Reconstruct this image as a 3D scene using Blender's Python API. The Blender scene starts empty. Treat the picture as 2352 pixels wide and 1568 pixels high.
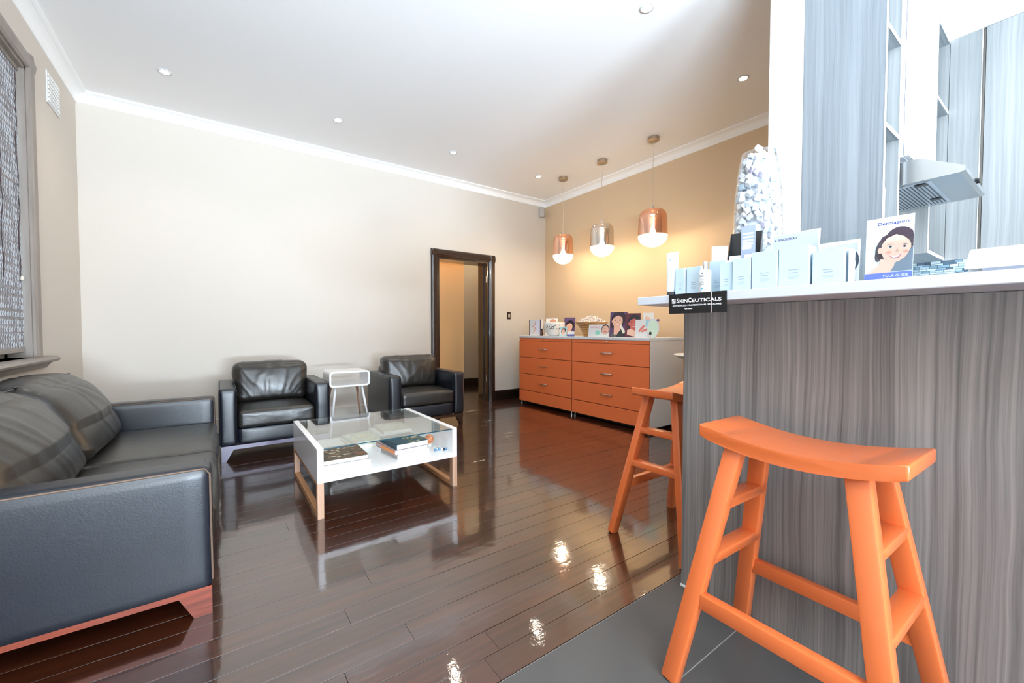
import bpy, bmesh, math, random
from mathutils import Vector, Matrix, noise
random.seed(7)
PI = math.pi
R = math.radians
SC = bpy.context.scene
COL = SC.collection

# ------------------------------------------------------------------ camera, world, exposure
cam_d = bpy.data.cameras.new('camera'); cam = bpy.data.objects.new('camera', cam_d); COL.objects.link(cam)
cam_d.sensor_width = 36.0; cam_d.lens = 944.0 / 2352 * 36.0
cam_d.clip_start = 0.02; cam_d.clip_end = 100
cam.location = (0, 0, 1.08)
cam.rotation_euler = (R(90 - 1.58), 0, R(-35.58))
SC.camera = cam

world = bpy.data.worlds.new('world'); SC.world = world; world.use_nodes = True
bg = world.node_tree.nodes['Background']; bg.inputs['Color'].default_value = (0.72, 0.86, 1.0, 1); bg.inputs['Strength'].default_value = 2.2
SC.view_settings.view_transform = 'Standard'; SC.view_settings.look = 'None'
SC.view_settings.exposure = 0.5; SC.view_settings.gamma = 1.0; SC.view_settings.use_curve_mapping = False
SC.cycles.max_bounces = 10; SC.cycles.diffuse_bounces = 6; SC.cycles.glossy_bounces = 5
SC.cycles.transmission_bounces = 8; SC.cycles.transparent_max_bounces = 12
SC.cycles.caustics_reflective = False; SC.cycles.caustics_refractive = False
SC.cycles.sample_clamp_indirect = 4.0; SC.cycles.use_denoising = True

def area(name, loc, rot, sx, sy, power, color, spread=180):
    l = bpy.data.lights.new(name, 'AREA'); l.shape = 'RECTANGLE'; l.size = sx; l.size_y = sy
    l.energy = power; l.color = color; l.spread = R(spread)
    o = bpy.data.objects.new(name, l); COL.objects.link(o); o.location = loc
    o.rotation_euler = Vector(rot).normalized().to_track_quat('-Z', 'Y').to_euler()
    return o
DAY = (0.88, 0.94, 1.0)
# daylight panels in unseen openings: inferred behind the viewer, added at left and kitchen
area('daylight_back', (0.7, -6.15, 1.35), (0, 1, 0), 2.9, 2.3, 175, DAY)
area('ceiling_fill_back', (1.1, -6.2, .45), (0, .75, .66), 2.0, .5, 400, (.70, .86, 1.0), 150)   # added upward light behind the viewer, brightens the ceiling
area('daylight_left', (-1.05, -2.6, 1.9), (1, 0, 0), 2.4, .9, 8, DAY)
area('ceiling_fill_left', (-1.05, -2.6, 1.0), (.22, .42, .88), 2.4, .4, 370, (.68, .85, 1.0), 125)   # added upward light at the left opening, brightens the ceiling
area('daylight_kitchen', (3.3, -6.15, 1.7), (0, 1, 0), 1.5, 1.4, 60, (0.84, 0.93, 1.0))
area('left_wall_fill', (3.92, -3.6, 1.5), (-1, .35, .05), 2.0, 1.8, 130, (.86, .93, 1.0))  # added light from an invented kitchen side opening, lifts the left wall
LAMP = 1.0

# ------------------------------------------------------------------ materials
def s2l(c):
    if isinstance(c, str):
        c = c.lstrip('#'); c = tuple(int(c[i:i+2], 16) / 255 for i in (0, 2, 4))
    return tuple((v / 12.92 if v <= .04045 else ((v + .055) / 1.055) ** 2.4) for v in c)
_M = {}
def mat(name, col, rough=.5, metal=0, spec=.5, coat=0, coat_rough=.03, trans=0, ior=1.45, emit=None, estr=0, bump=0, bscale=40, var=0, vscale=6, alpha=1):
    if name in _M: return _M[name]
    m = bpy.data.materials.new(name); m.use_nodes = True; nt = m.node_tree; b = nt.nodes['Principled BSDF']
    c = s2l(col) if isinstance(col, str) else col
    b.inputs['Base Color'].default_value = (*c, 1); b.inputs['Roughness'].default_value = rough
    b.inputs['Metallic'].default_value = metal; b.inputs['Specular IOR Level'].default_value = spec
    b.inputs['Coat Weight'].default_value = coat; b.inputs['Coat Roughness'].default_value = coat_rough
    b.inputs['Transmission Weight'].default_value = trans; b.inputs['IOR'].default_value = ior; b.inputs['Alpha'].default_value = alpha
    if emit is not None:
        b.inputs['Emission Color'].default_value = (*(s2l(emit) if isinstance(emit, str) else emit), 1); b.inputs['Emission Strength'].default_value = estr
    if bump or var:
        tc = nt.nodes.new('ShaderNodeTexCoord')
    if var:
        n = nt.nodes.new('ShaderNodeTexNoise'); n.inputs['Scale'].default_value = vscale; n.inputs['Detail'].default_value = 4
        nt.links.new(tc.outputs['Object'], n.inputs['Vector'])
        r = nt.nodes.new('ShaderNodeMapRange'); r.inputs[1].default_value = .3; r.inputs[2].default_value = .7
        r.inputs[3].default_value = 1 - var; r.inputs[4].default_value = 1 + var
        nt.links.new(n.outputs['Fac'], r.inputs[0])
        mm = nt.nodes.new('ShaderNodeMix'); mm.data_type = 'RGBA'; mm.blend_type = 'MULTIPLY'; mm.inputs[0].default_value = 1
        mm.inputs[6].default_value = (*c, 1); nt.links.new(r.outputs[0], mm.inputs[7]); nt.links.new(mm.outputs[2], b.inputs['Base Color'])
    if bump:
        n2 = nt.nodes.new('ShaderNodeTexNoise'); n2.inputs['Scale'].default_value = bscale; n2.inputs['Detail'].default_value = 5
        nt.links.new(tc.outputs['Object'], n2.inputs['Vector'])
        bp = nt.nodes.new('ShaderNodeBump'); bp.inputs['Strength'].default_value = bump; bp.inputs['Distance'].default_value = .01
        nt.links.new(n2.outputs['Fac'], bp.inputs['Height']); nt.links.new(bp.outputs['Normal'], b.inputs['Normal'])
        if coat: nt.links.new(bp.outputs['Normal'], b.inputs['Coat Normal'])
    _M[name] = m
    return m

def grain_mat(name, dark, light, axis='z', rough=.45, k=70, along=1.6, warp=.05, coat=0, spec=.5, rnd=0, bump=.1, plank=False):
    """Wood-like streaks running along one axis of object space."""
    if name in _M: return _M[name]
    m = bpy.data.materials.new(name); m.use_nodes = True; nt = m.node_tree; N = nt.nodes; L = nt.links; b = N['Principled BSDF']
    tc = N.new('ShaderNodeTexCoord'); sep = N.new('ShaderNodeSeparateXYZ'); L.new(tc.outputs['Object'], sep.inputs[0])
    ax = 'XYZ'.index(axis.upper()); oth = [i for i in range(3) if i != ax]
    add = N.new('ShaderNodeMath'); add.operation = 'ADD'; L.new(sep.outputs[oth[0]], add.inputs[0]); L.new(sep.outputs[oth[1]], add.inputs[1])
    # slow warp for cathedral figures
    cw = N.new('ShaderNodeCombineXYZ'); L.new(add.outputs[0], cw.inputs[0]); 
    mz = N.new('ShaderNodeMath'); mz.operation = 'MULTIPLY'; mz.inputs[1].default_value = .35; L.new(sep.outputs[ax], mz.inputs[0]); L.new(mz.outputs[0], cw.inputs[1])
    oi = N.new('ShaderNodeObjectInfo')
    if rnd:
        rm = N.new('ShaderNodeMath'); rm.operation = 'MULTIPLY'; rm.inputs[1].default_value = 37.0; L.new(oi.outputs['Random'], rm.inputs[0]); L.new(rm.outputs[0], cw.inputs[2])
    wn = N.new('ShaderNodeTexNoise'); wn.inputs['Scale'].default_value = 5.0; wn.inputs['Detail'].default_value = 2; L.new(cw.outputs[0], wn.inputs['Vector'])
    wm = N.new('ShaderNodeMath'); wm.operation = 'MULTIPLY_ADD'; wm.inputs[1].default_value = warp; L.new(wn.outputs['Fac'], wm.inputs[0]); L.new(add.outputs[0], wm.inputs[2])
    sx = N.new('ShaderNodeMath'); sx.operation = 'MULTIPLY'; sx.inputs[1].default_value = k; L.new(wm.outputs[0], sx.inputs[0])
    sz = N.new('ShaderNodeMath'); sz.operation = 'MULTIPLY'; sz.inputs[1].default_value = along; L.new(sep.outputs[ax], sz.inputs[0])
    cv = N.new('ShaderNodeCombineXYZ'); L.new(sx.outputs[0], cv.inputs[0]); L.new(sz.outputs[0], cv.inputs[1])
    if rnd: L.new(rm.outputs[0], cv.inputs[2])
    g = N.new('ShaderNodeTexNoise'); g.inputs['Scale'].default_value = 1.0; g.inputs['Detail'].default_value = 6; g.inputs['Roughness'].default_value = .62; L.new(cv.outputs[0], g.inputs['Vector'])
    g2 = N.new('ShaderNodeTexNoise'); g2.inputs['Scale'].default_value = .17; g2.inputs['Detail'].default_value = 2; L.new(cv.outputs[0], g2.inputs['Vector'])
    mx = N.new('ShaderNodeMath'); mx.operation = 'MULTIPLY_ADD'; mx.inputs[1].default_value = .45; L.new(g2.outputs['Fac'], mx.inputs[0])
    m2 = N.new('ShaderNodeMath'); m2.operation = 'MULTIPLY'; m2.inputs[1].default_value = .6; L.new(g.outputs['Fac'], m2.inputs[0]); L.new(m2.outputs[0], mx.inputs[2])
    cr = N.new('ShaderNodeValToRGB'); cr.color_ramp.elements[0].position = .36; cr.color_ramp.elements[1].position = .66
    cr.color_ramp.elements[0].color = (*s2l(dark), 1); cr.color_ramp.elements[1].color = (*s2l(light), 1)
    L.new(mx.outputs[0], cr.inputs[0])
    if rnd:
        r = N.new('ShaderNodeMapRange'); r.inputs[3].default_value = 1 - rnd; r.inputs[4].default_value = 1 + rnd; L.new(oi.outputs['Random'], r.inputs[0])
        mm = N.new('ShaderNodeMix'); mm.data_type = 'RGBA'; mm.blend_type = 'MULTIPLY'; mm.inputs[0].default_value = 1
        L.new(cr.outputs[0], mm.inputs[6]); L.new(r.outputs[0], mm.inputs[7]); L.new(mm.outputs[2], b.inputs['Base Color'])
    else: L.new(cr.outputs[0], b.inputs['Base Color'])
    b.inputs['Roughness'].default_value = rough; b.inputs['Coat Weight'].default_value = coat; b.inputs['Specular IOR Level'].default_value = spec
    bp = N.new('ShaderNodeBump'); bp.inputs['Strength'].default_value = bump; bp.inputs['Distance'].default_value = .002
    L.new(mx.outputs[0], bp.inputs['Height']); L.new(bp.outputs['Normal'], b.inputs['Normal'])
    if plank:   # thick uneven varnish: slow waves and small pits
        geo = N.new('ShaderNodeNewGeometry')
        w1 = N.new('ShaderNodeTexNoise'); w1.inputs['Scale'].default_value = 9; w1.inputs['Detail'].default_value = 5; w1.inputs['Roughness'].default_value = .55; L.new(geo.outputs['Position'], w1.inputs['Vector'])
        b2 = N.new('ShaderNodeBump'); b2.inputs['Strength'].default_value = .16; b2.inputs['Distance'].default_value = .006
        L.new(w1.outputs['Fac'], b2.inputs['Height']); L.new(bp.outputs['Normal'], b2.inputs['Normal'])
        L.new(b2.outputs['Normal'], b.inputs['Normal']); L.new(b2.outputs['Normal'], b.inputs['Coat Normal'])
        b.inputs['Coat Roughness'].default_value = .035; b.inputs['Coat IOR'].default_value = 2.0
        b.inputs['Roughness'].default_value = .3
    _M[name] = m
    return m

WALL = mat('wall_paint_cream', '#d3cbc1', .75, bump=.04, bscale=180)
WALLB = mat('wall_paint_tan', '#d8bf9f', .75, bump=.04, bscale=180)
HALLP = mat('hall_paint_warm_lit', '#e8bb84', .75)  # warm lamplight on the hall wall is put into this peach
CEIL = mat('ceiling_paint', '#f8f7f7', .8)
TRIMW = mat('white_trim_paint', '#dcdcdc', .45)
DARKW = grain_mat('dark_stained_timber', '#170d09', '#38241a', 'z', .22, k=60, along=2, coat=.5, bump=.05)
DARKX = grain_mat('dark_stained_timber_level', '#170d09', '#3f291e', 'x', .22, k=60, along=2, coat=.5, bump=.05)
BASEB = mat('dark_baseboard_paint', '#1d120e', .25, coat=.4)
PLANK = grain_mat('varnished_dark_boards', '#1c0a04', '#45200f', 'x', .3, k=45, along=1.4, warp=.03, coat=1.0, rnd=.18, bump=.15, plank=True)
SUBF = mat('floor_joint', '#0d0705', .6)
TILE = mat('grey_floor_tile', '#4a4847', .5, var=.07, vscale=3, bump=.03, bscale=300)
GROUT = mat('pale_grout', '#9a9896', .9)
LAM = grain_mat('grey_wood_laminate', '#4c4746', '#8e8783', 'z', .5, k=120, along=.9, warp=.03, bump=.15)
LAMK = grain_mat('pale_grey_wood_laminate', '#7f8384', '#a4a6a6', 'z', .42, k=70, along=.8, warp=.03, bump=.1)
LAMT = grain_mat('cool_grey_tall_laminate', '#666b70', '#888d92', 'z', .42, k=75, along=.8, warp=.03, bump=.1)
LAMX = grain_mat('pale_grey_wood_laminate_level', '#747c81', '#989ea1', 'x', .42, k=70, along=.8, warp=.03, bump=.1)
STONE = mat('white_stone_slab', '#c3c5cb', .25, var=.01, vscale=3)
LEATH = mat('black_leather', '#0b111c', .36, spec=.85, bump=.05, bscale=160, var=.15, vscale=9)
LEATHC = mat('creased_black_leather', '#221f1c', .34, spec=1.0, bump=.08, bscale=60, var=.2, vscale=12)
STITCH = mat('stitch_thread', '#6b5648', .6)
REDW = grain_mat('reddish_timber', '#4c2014', '#8a3f2c', 'x', .35, k=60, along=3, coat=.2)
ORANGE = mat('orange_gloss_paint', '#d46a37', .28, spec=.5, coat=.3, coat_rough=.1, bump=.03, bscale=60)
CABOR = mat('burnt_orange_metal', '#ea7743', .45, bump=.02, bscale=200)
CABW = mat('off_white_metal', '#e4dedb', .45)
WHITEG = mat('white_gloss_board', '#f4f4f6', .18)
ASH = grain_mat('ash_timber', '#a07758', '#cba48c', 'z', .45, k=90, along=2)
OAKX = grain_mat('oak_timber_level', '#a5744a', '#c99468', 'y', .45, k=90, along=2)
STEEL = mat('brushed_steel', '#c3c6c8', .28, metal=1, bump=.02, bscale=90)
STEELD = mat('shadowed_slot', '#3b4148', .5)
CHROME = mat('chrome', '#dcdcdc', .12, metal=1)
NICKEL = mat('satin_nickel', '#b8aa98', .32, metal=1)
BLACKP = mat('black_plastic', '#161618', .3)
PAPER = mat('white_paper', '#f2f1ef', .6)
CARD = mat('white_card', '#dedede', .4)
PALEB = mat('pale_blue_carton', '#b6c8d2', .4)
TEAL = mat('teal_print', '#4f9cc0', .45)
GREYT = mat('grey_print_text', '#8f9aa5', .5)
BRNF = grain_mat('grey_brown_frame_paint', '#7d736b', '#968b82', 'z', .4, k=30, along=2)
REED = mat('woven_dark_reed', '#8c8789', .55, var=.4, vscale=30)
THREADW = mat('pale_thread', '#c5c8cc', .7)
GLASS = mat('clear_glass', '#f4fbf8', 0.0, trans=1, ior=1.5)

def clear_mat(name, tint, gloss_tint=(1, 1, 1), f0=.04, rough=0.0, extra=None):
    """Thin clear sheet: transparent with angle-dependent reflection."""
    m = bpy.data.materials.new(name); m.use_nodes = True; nt = m.node_tree; N = nt.nodes; L = nt.links
    N.remove(N['Principled BSDF']); out = N['Material Output']
    t = N.new('ShaderNodeBsdfTransparent'); t.inputs[0].default_value = (*tint, 1)
    g = N.new('ShaderNodeBsdfGlossy'); g.inputs['Roughness'].default_value = rough; g.inputs[0].default_value = (*gloss_tint, 1)
    f = N.new('ShaderNodeLayerWeight'); f.inputs[0].default_value = .5
    p = N.new('ShaderNodeMath'); p.operation = 'POWER'; p.inputs[1].default_value = 5; L.new(f.outputs['Facing'], p.inputs[0])
    q = N.new('ShaderNodeMath'); q.operation = 'MULTIPLY_ADD'; q.inputs[1].default_value = 1-f0; q.inputs[2].default_value = f0; L.new(p.outputs[0], q.inputs[0])
    mx = N.new('ShaderNodeMixShader'); L.new(q.outputs[0], mx.inputs[0]); L.new(t.outputs[0], mx.inputs[1]); L.new(g.outputs[0], mx.inputs[2])
    last = mx.outputs[0]
    if extra:
        e = N.new('ShaderNodeEmission'); e.inputs[0].default_value = (*extra[0], 1); e.inputs[1].default_value = extra[1]
        m2 = N.new('ShaderNodeMixShader'); m2.inputs[0].default_value = extra[2]; L.new(last, m2.inputs[1]); L.new(e.outputs[0], m2.inputs[2]); last = m2.outputs[0]
    L.new(last, out.inputs[0])
    return m
TABLEGL = clear_mat('table_glass', (.93, .97, .96), f0=.17)
VASEGL = clear_mat('vase_glass', (.97, .985, .99), f0=.03)
ACRYL = clear_mat('clear_acrylic', (.93, .96, .97), f0=.03)
DOMEGL = clear_mat('lit_lamp_dome', (1, .97, .92), f0=.04, extra=((1.0, .86, .68), 3.4, .34))
def half_mirror(name, col, tint, fac):
    m = mat(name, col, .07, metal=1); nt = m.node_tree; L = nt.links
    t = nt.nodes.new('ShaderNodeBsdfTransparent'); t.inputs[0].default_value = (*tint, 1); mx = nt.nodes.new('ShaderNodeMixShader'); mx.inputs[0].default_value = fac
    L.new(nt.nodes['Principled BSDF'].outputs[0], mx.inputs[1]); L.new(t.outputs[0], mx.inputs[2]); L.new(mx.outputs[0], nt.nodes['Material Output'].inputs[0])
    return m
COPPER = half_mirror('half_mirrored_copper_glass', '#f6d3bb', (1, .92, .84), .46)
SILVER = half_mirror('half_mirrored_silver_glass', '#e8e4de', (1, .96, .92), .46)
GLEDGE = mat('dark_glass_edge', '#1f4a58', .1, spec=.8)
BULB = mat('glowing_bulb', '#ffffff', .4, emit=(1, .85, .62), estr=22)
LENS = mat('glowing_downlight_lens', '#ffffff', .4, emit=(1, .93, .82), estr=30)

# ------------------------------------------------------------------ object helpers
def link(name, me, m, parent=None, smooth=False):
    if isinstance(m, (list, tuple)):
        for q in m: me.materials.append(q)
    else: me.materials.append(m)
    if smooth:
        for p in me.polygons: p.use_smooth = True
    o = bpy.data.objects.new(name, me); COL.objects.link(o)
    if parent is not None: o.parent = parent
    return o
def fin(name, bm, m, parent=None, smooth=False, angle=None, label=None):
    bmesh.ops.recalc_face_normals(bm, faces=bm.faces)
    me = bpy.data.meshes.new(name); bm.to_mesh(me); bm.free()
    if angle is not None:
        smooth = True
        me.polygons.foreach_set('use_smooth', [True] * len(me.polygons))
        me.set_sharp_from_angle(angle=R(angle))
    o = link(name, me, m, parent, smooth)
    if label: o['label'] = label
    return o
def tag(o, label, cat, group=None):
    o['label'] = label; o['category'] = cat
    if group: o['group'] = group
    return o
def thing(name, label, cat, loc=(0, 0, 0), rotz=0, group=None):
    o = bpy.data.objects.new(name, None); COL.objects.link(o); o.empty_display_size = .05
    o.location = loc; o.rotation_euler = (0, 0, rotz)
    return tag(o, label, cat, group)
def struct(name, bm, m, parent=None, **k):
    o = fin(name, bm, m, parent, **k)
    if parent is None: o['kind'] = 'structure'
    return o
def nb(): return bmesh.new()
def box(bm, x0, x1, y0, y1, z0, z1, bev=0, seg=1, M=None):
    mtx = Matrix.Translation(((x0+x1)/2, (y0+y1)/2, (z0+z1)/2)) @ Matrix.Diagonal((abs(x1-x0), abs(y1-y0), abs(z1-z0), 1))
    if M is not None: mtx = M @ mtx
    r = bmesh.ops.create_cube(bm, size=1, matrix=mtx)
    if bev:
        es = list({e for v in r['verts'] for e in v.link_edges})
        bmesh.ops.bevel(bm, geom=es, offset=bev, segments=seg, profile=.5, affect='EDGES')
    return bm
def bx(*a, **k): return box(nb(), *a, **k)
def prism(bm, pts, a0, a1, axis='x'):
    """2-D outline extruded along an axis: pts are (y,z) for x, (x,z) for y, (x,y) for z."""
    def P(p, a):
        return {'x': (a, p[0], p[1]), 'y': (p[0], a, p[1]), 'z': (p[0], p[1], a)}[axis]
    A = [bm.verts.new(P(p, a0)) for p in pts]; B = [bm.verts.new(P(p, a1)) for p in pts]
    n = len(pts); bm.faces.new(A); bm.faces.new(B[::-1])
    for i in range(n): bm.faces.new((A[i], A[(i+1) % n], B[(i+1) % n], B[i]))
    return bm
def lathe(bm, prof, seg=24, c=(0, 0, 0), sx=1, sy=1):
    rings = []
    for r, z in prof:
        if r < 1e-6: rings.append([bm.verts.new((c[0], c[1], c[2]+z))])
        else: rings.append([bm.verts.new((c[0]+r*sx*math.cos(2*PI*i/seg), c[1]+r*sy*math.sin(2*PI*i/seg), c[2]+z)) for i in range(seg)])
    for a, b in zip(rings, rings[1:]):
        if len(a) == 1 and len(b) == 1: continue
        for i in range(seg):
            j = (i+1) % seg
            if len(a) == 1: bm.faces.new((a[0], b[i], b[j]))
            elif len(b) == 1: bm.faces.new((a[i], a[j], b[0]))
            else: bm.faces.new((a[i], a[j], b[j], b[i]))
    return bm
def tube(bm, pts, r, seg=8, cap=True):
    pts = [Vector(p) for p in pts]; rings = []
    for i, p in enumerate(pts):
        d = (pts[min(i+1, len(pts)-1)] - pts[max(i-1, 0)]).normalized()
        u = d.cross(Vector((0, 0, 1)) if abs(d.z) < .95 else Vector((1, 0, 0))).normalized(); v = d.cross(u)
        rr = r[i] if isinstance(r, (list, tuple)) else r
        rings.append([bm.verts.new(p + u*rr*math.cos(2*PI*k/seg) + v*rr*math.sin(2*PI*k/seg)) for k in range(seg)])
    for a, b in zip(rings, rings[1:]):
        for k in range(seg): bm.faces.new((a[k], a[(k+1) % seg], b[(k+1) % seg], b[k]))
    if cap: bm.faces.new(rings[0]); bm.faces.new(rings[-1][::-1])
    return bm
def beam(bm, p0, p1, w, d, bev=.004, up=(0, 1, 0), w1=None, d1=None, seg=2):
    """Rectangular bar from p0 to p1; width along 'up' x axis etc."""
    p0 = Vector(p0); p1 = Vector(p1); z = (p1-p0).normalized(); x = Vector(up).cross(z).normalized(); y = z.cross(x)
    vs = []
    for p, ww, dd in ((p0, w, d), (p1, w1 or w, d1 or d)):
        for sx, sy in ((-1, -1), (1, -1), (1, 1), (-1, 1)): vs.append(bm.verts.new(p + x*sx*ww/2 + y*sy*dd/2))
    f = [bm.faces.new(vs[:4][::-1]), bm.faces.new(vs[4:])]
    for i in range(4): f.append(bm.faces.new((vs[i], vs[(i+1) % 4], vs[4+(i+1) % 4], vs[4+i])))
    if bev:
        es = list({e for q in f for e in q.edges})
        bmesh.ops.bevel(bm, geom=es, offset=bev, segments=seg, profile=.5, affect='EDGES')
    return bm
def puff(bm, x0, x1, y0, y1, z0, z1, r=.04, n=14, bulge=(0, 0, 0, 0, 0, 0), wr=0, wf=None, seed=0, sag=None):
    """Upholstered block: rounded box whose faces swell; bulge = (-x,+x,-y,+y,-z,+z); wr = crease depth."""
    c = Vector(((x0+x1)/2, (y0+y1)/2, (z0+z1)/2)); h = Vector(((x1-x0)/2, (y1-y0)/2, (z1-z0)/2))
    r = min(r, min(h)*.98)
    t = nb(); bmesh.ops.create_cube(t, size=2); bmesh.ops.subdivide_edges(t, edges=t.edges, cuts=n, use_grid_fill=True)
    def rm(a):  # put more rows near the rims
        return math.copysign(1 - (1-abs(a))**1.45, a)
    for v in t.verts:
        p = Vector((rm(v.co.x), rm(v.co.y), rm(v.co.z))); u = p.copy()
        q = Vector((p.x*h.x, p.y*h.y, p.z*h.z))
        inner = Vector([max(-(h[i]-r), min(h[i]-r, q[i])) for i in range(3)]); d = q-inner
        if d.length > 1e-9: q = inner + d.normalized()*min(r, max(abs(d.x), abs(d.y), abs(d.z)))
        for i in range(3):
            j, k = (i+1) % 3, (i+2) % 3
            a = max(0, (1-u[j]**2)*(1-u[k]**2))**.95
            if u[i] < 0: q[i] -= bulge[2*i]*a*abs(u[i])
            else: q[i] += bulge[2*i+1]*a*abs(u[i])
        w = q + c
        if sag: w = sag(w, u)
        if wr:
            f = wf(w) if wf else w*7
            nn = noise.noise(f + Vector((seed*7.1, 0, seed*3.3)))
            ridge = 1-abs(nn)*2
            w += (q.normalized()) * wr*(max(ridge, 0)**3 - .3)
        v.co = w
    me = bpy.data.meshes.new('t'); t.to_mesh(me); t.free(); bm.from_mesh(me); bpy.data.meshes.remove(me)
    return bm
def dup(o, loc, rotz=None, label=None):
    r = o.copy(); COL.objects.link(r); r.location = loc
    if rotz is not None: r.rotation_euler = (0, 0, rotz)
    if label: r['label'] = label
    for ch in list(o.children):
        c = ch.copy(); COL.objects.link(c); c.parent = r
        for g in list(ch.children):
            d = g.copy(); COL.objects.link(d); d.parent = c
    return r
def text_bm(s, size, width=None):   # slightly emboldened
    """Flat lettering as mesh verts/faces in the XZ plane, facing -Y."""
    cu = bpy.data.curves.new('t', 'FONT'); cu.body = s; cu.size = size; cu.resolution_u = 3; cu.offset = size*.018
    o = bpy.data.objects.new('t', cu); COL.objects.link(o)
    dg = bpy.context.evaluated_depsgraph_get(); me = bpy.data.meshes.new_from_object(o.evaluated_get(dg))
    bpy.data.objects.remove(o); bpy.data.curves.remove(cu)
    vs = [(v.co.x, v.co.y) for v in me.vertices]; fs = [tuple(p.vertices) for p in me.polygons]
    bpy.data.meshes.remove(me)
    w = max(v[0] for v in vs); x0 = min(v[0] for v in vs)
    k = (width/(w-x0)) if width else 1
    return [((v[0]-x0)*k, v[1]) for v in vs], fs, (w-x0)*k
class Print:
    """Flat printing laid on a surface: local u to the right, v up, facing -Y; each layer a hair further out."""
    def __init__(s): s.v = []; s.f = []; s.mi = []; s.m = []
    def _mi(s, m):
        if m not in s.m: s.m.append(m)
        return s.m.index(m)
    def poly(s, m, pts, layer=1):
        b = len(s.v); s.v += [(p[0], -.0004*layer, p[1]) for p in pts]; s.f.append(tuple(range(b, b+len(pts)))); s.mi.append(s._mi(m)); return s
    def rect(s, m, u0, u1, v0, v1, layer=1): return s.poly(m, [(u0, v0), (u1, v0), (u1, v1), (u0, v1)], layer)
    def ell(s, m, cu, cv, ru, rv, layer=1, rot=0, n=20, a0=0, a1=2*PI):
        pts = []
        for i in range(n):
            a = a0+(a1-a0)*i/(n if a1-a0 > 6.2 else n-1); x = ru*math.cos(a); y = rv*math.sin(a)
            pts.append((cu+x*math.cos(rot)-y*math.sin(rot), cv+x*math.sin(rot)+y*math.cos(rot)))
        return s.poly(m, pts, layer)
    def text(s, m, st, u, v, size, layer=3, width=None, center=False):
        vs, fs, w = text_bm(st, size, width)
        if center: u -= w/2
        b = len(s.v); s.v += [(u+a, -.0004*layer, v+c) for a, c in vs]; s.f += [tuple(b+i for i in f) for f in fs]; s.mi += [s._mi(m)]*len(fs); return s
    def build(s, name, parent, label=None, clip=None):
        if clip:
            u0, u1, v0, v1 = clip; s.v = [(min(max(a, u0), u1), y, min(max(c, v0), v1)) for a, y, c in s.v]
        me = bpy.data.meshes.new(name); me.from_pydata(s.v, [], s.f)
        for m in s.m: me.materials.append(m)
        for p, i in zip(me.polygons, s.mi): p.material_index = i
        o = bpy.data.objects.new(name, me); COL.objects.link(o); o.parent = parent
        if label: o['label'] = label
        return o

# ------------------------------------------------------------------ the room
XL, XB, YA, CH = -1.0, 4.46, 5.28, 3.20
WX, WY0, WY1 = 2.45, .87, 1.03          # end of the wall between lounge and kitchen
FY = 1.025                              # where boards meet tiles
# floor: substrate, boards, tiles
floor = struct('floor', bx(XL-.2, 4.7, -6.3, 7.6, -.12, -.018), SUBF)
def board_mesh(ln, w=.1035):
    g = .0008; t = .0003
    pts = [(-w/2+g, -.02), (w/2-g, -.02), (w/2-g, -t), (w/2-g-t, 0), (-w/2+g+t, 0), (-w/2+g, -t)]
    bm = nb(); prism(bm, pts, 0, ln, 'x'); bmesh.ops.recalc_face_normals(bm, faces=bm.faces)
    me = bpy.data.meshes.new('floor_board'); bm.to_mesh(me); bm.free(); me.materials.append(PLANK); return me
def lay(y0, y1, x0, x1):
    n = int(round((y1-y0)/.1045)); w = (y1-y0)/n
    for i in range(n):
        y = y0+w*(i+.5); cuts = [x0] + sorted([x0+(x1-x0)*(random.uniform(.22, .5)), x0+(x1-x0)*random.uniform(.6, .85)] if x1-x0 > 4 else []) + [x1]
        for a, b in zip(cuts, cuts[1:]):
            o = bpy.data.objects.new('floor_board', board_mesh(b-a-.0015, w)); COL.objects.link(o); o.parent = floor
            o.location = (a, y, random.uniform(-.0006, .0006)); 
lay(FY+.002, 5.28, XL, XB)
lay(5.28, 7.4, 1.6, 4.6)
tm = {}
for i in range(23):
    y1 = FY-.315*i
    for x0, x1 in ((XL, -.75), (-.75, .45), (.45, 1.65), (1.65, 2.85), (2.85, 4.05), (4.05, XB)):
        key = round(x1-x0, 3)
        if key not in tm:
            b = bx(0, x1-x0-.003, -.312, 0, -.02, 0, bev=.001); me = bpy.data.meshes.new('floor_tile'); b.to_mesh(me); b.free(); me.materials.append(TILE); tm[key] = me
        o = bpy.data.objects.new('floor_tile', tm[key]); COL.objects.link(o); o.parent = floor; o.location = (x0, y1-.0015, 0)
gr = fin('grout', bx(XL, XB, -6.1, FY, -.018, -.0012), GROUT, floor)

b = nb(); 
for a in ((XL-.2, 2.505, YA, YA+.27, 0, CH), (3.345, XB+.2, YA, YA+.27, 0, CH), (2.505, 3.345, YA, YA+.27, 2.105, CH)): box(b, *a)
struct('wall_far', b, WALL)
struct('wall_right', bx(XB, XB+.2, WY1, YA, 0, CH), WALLB)
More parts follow.
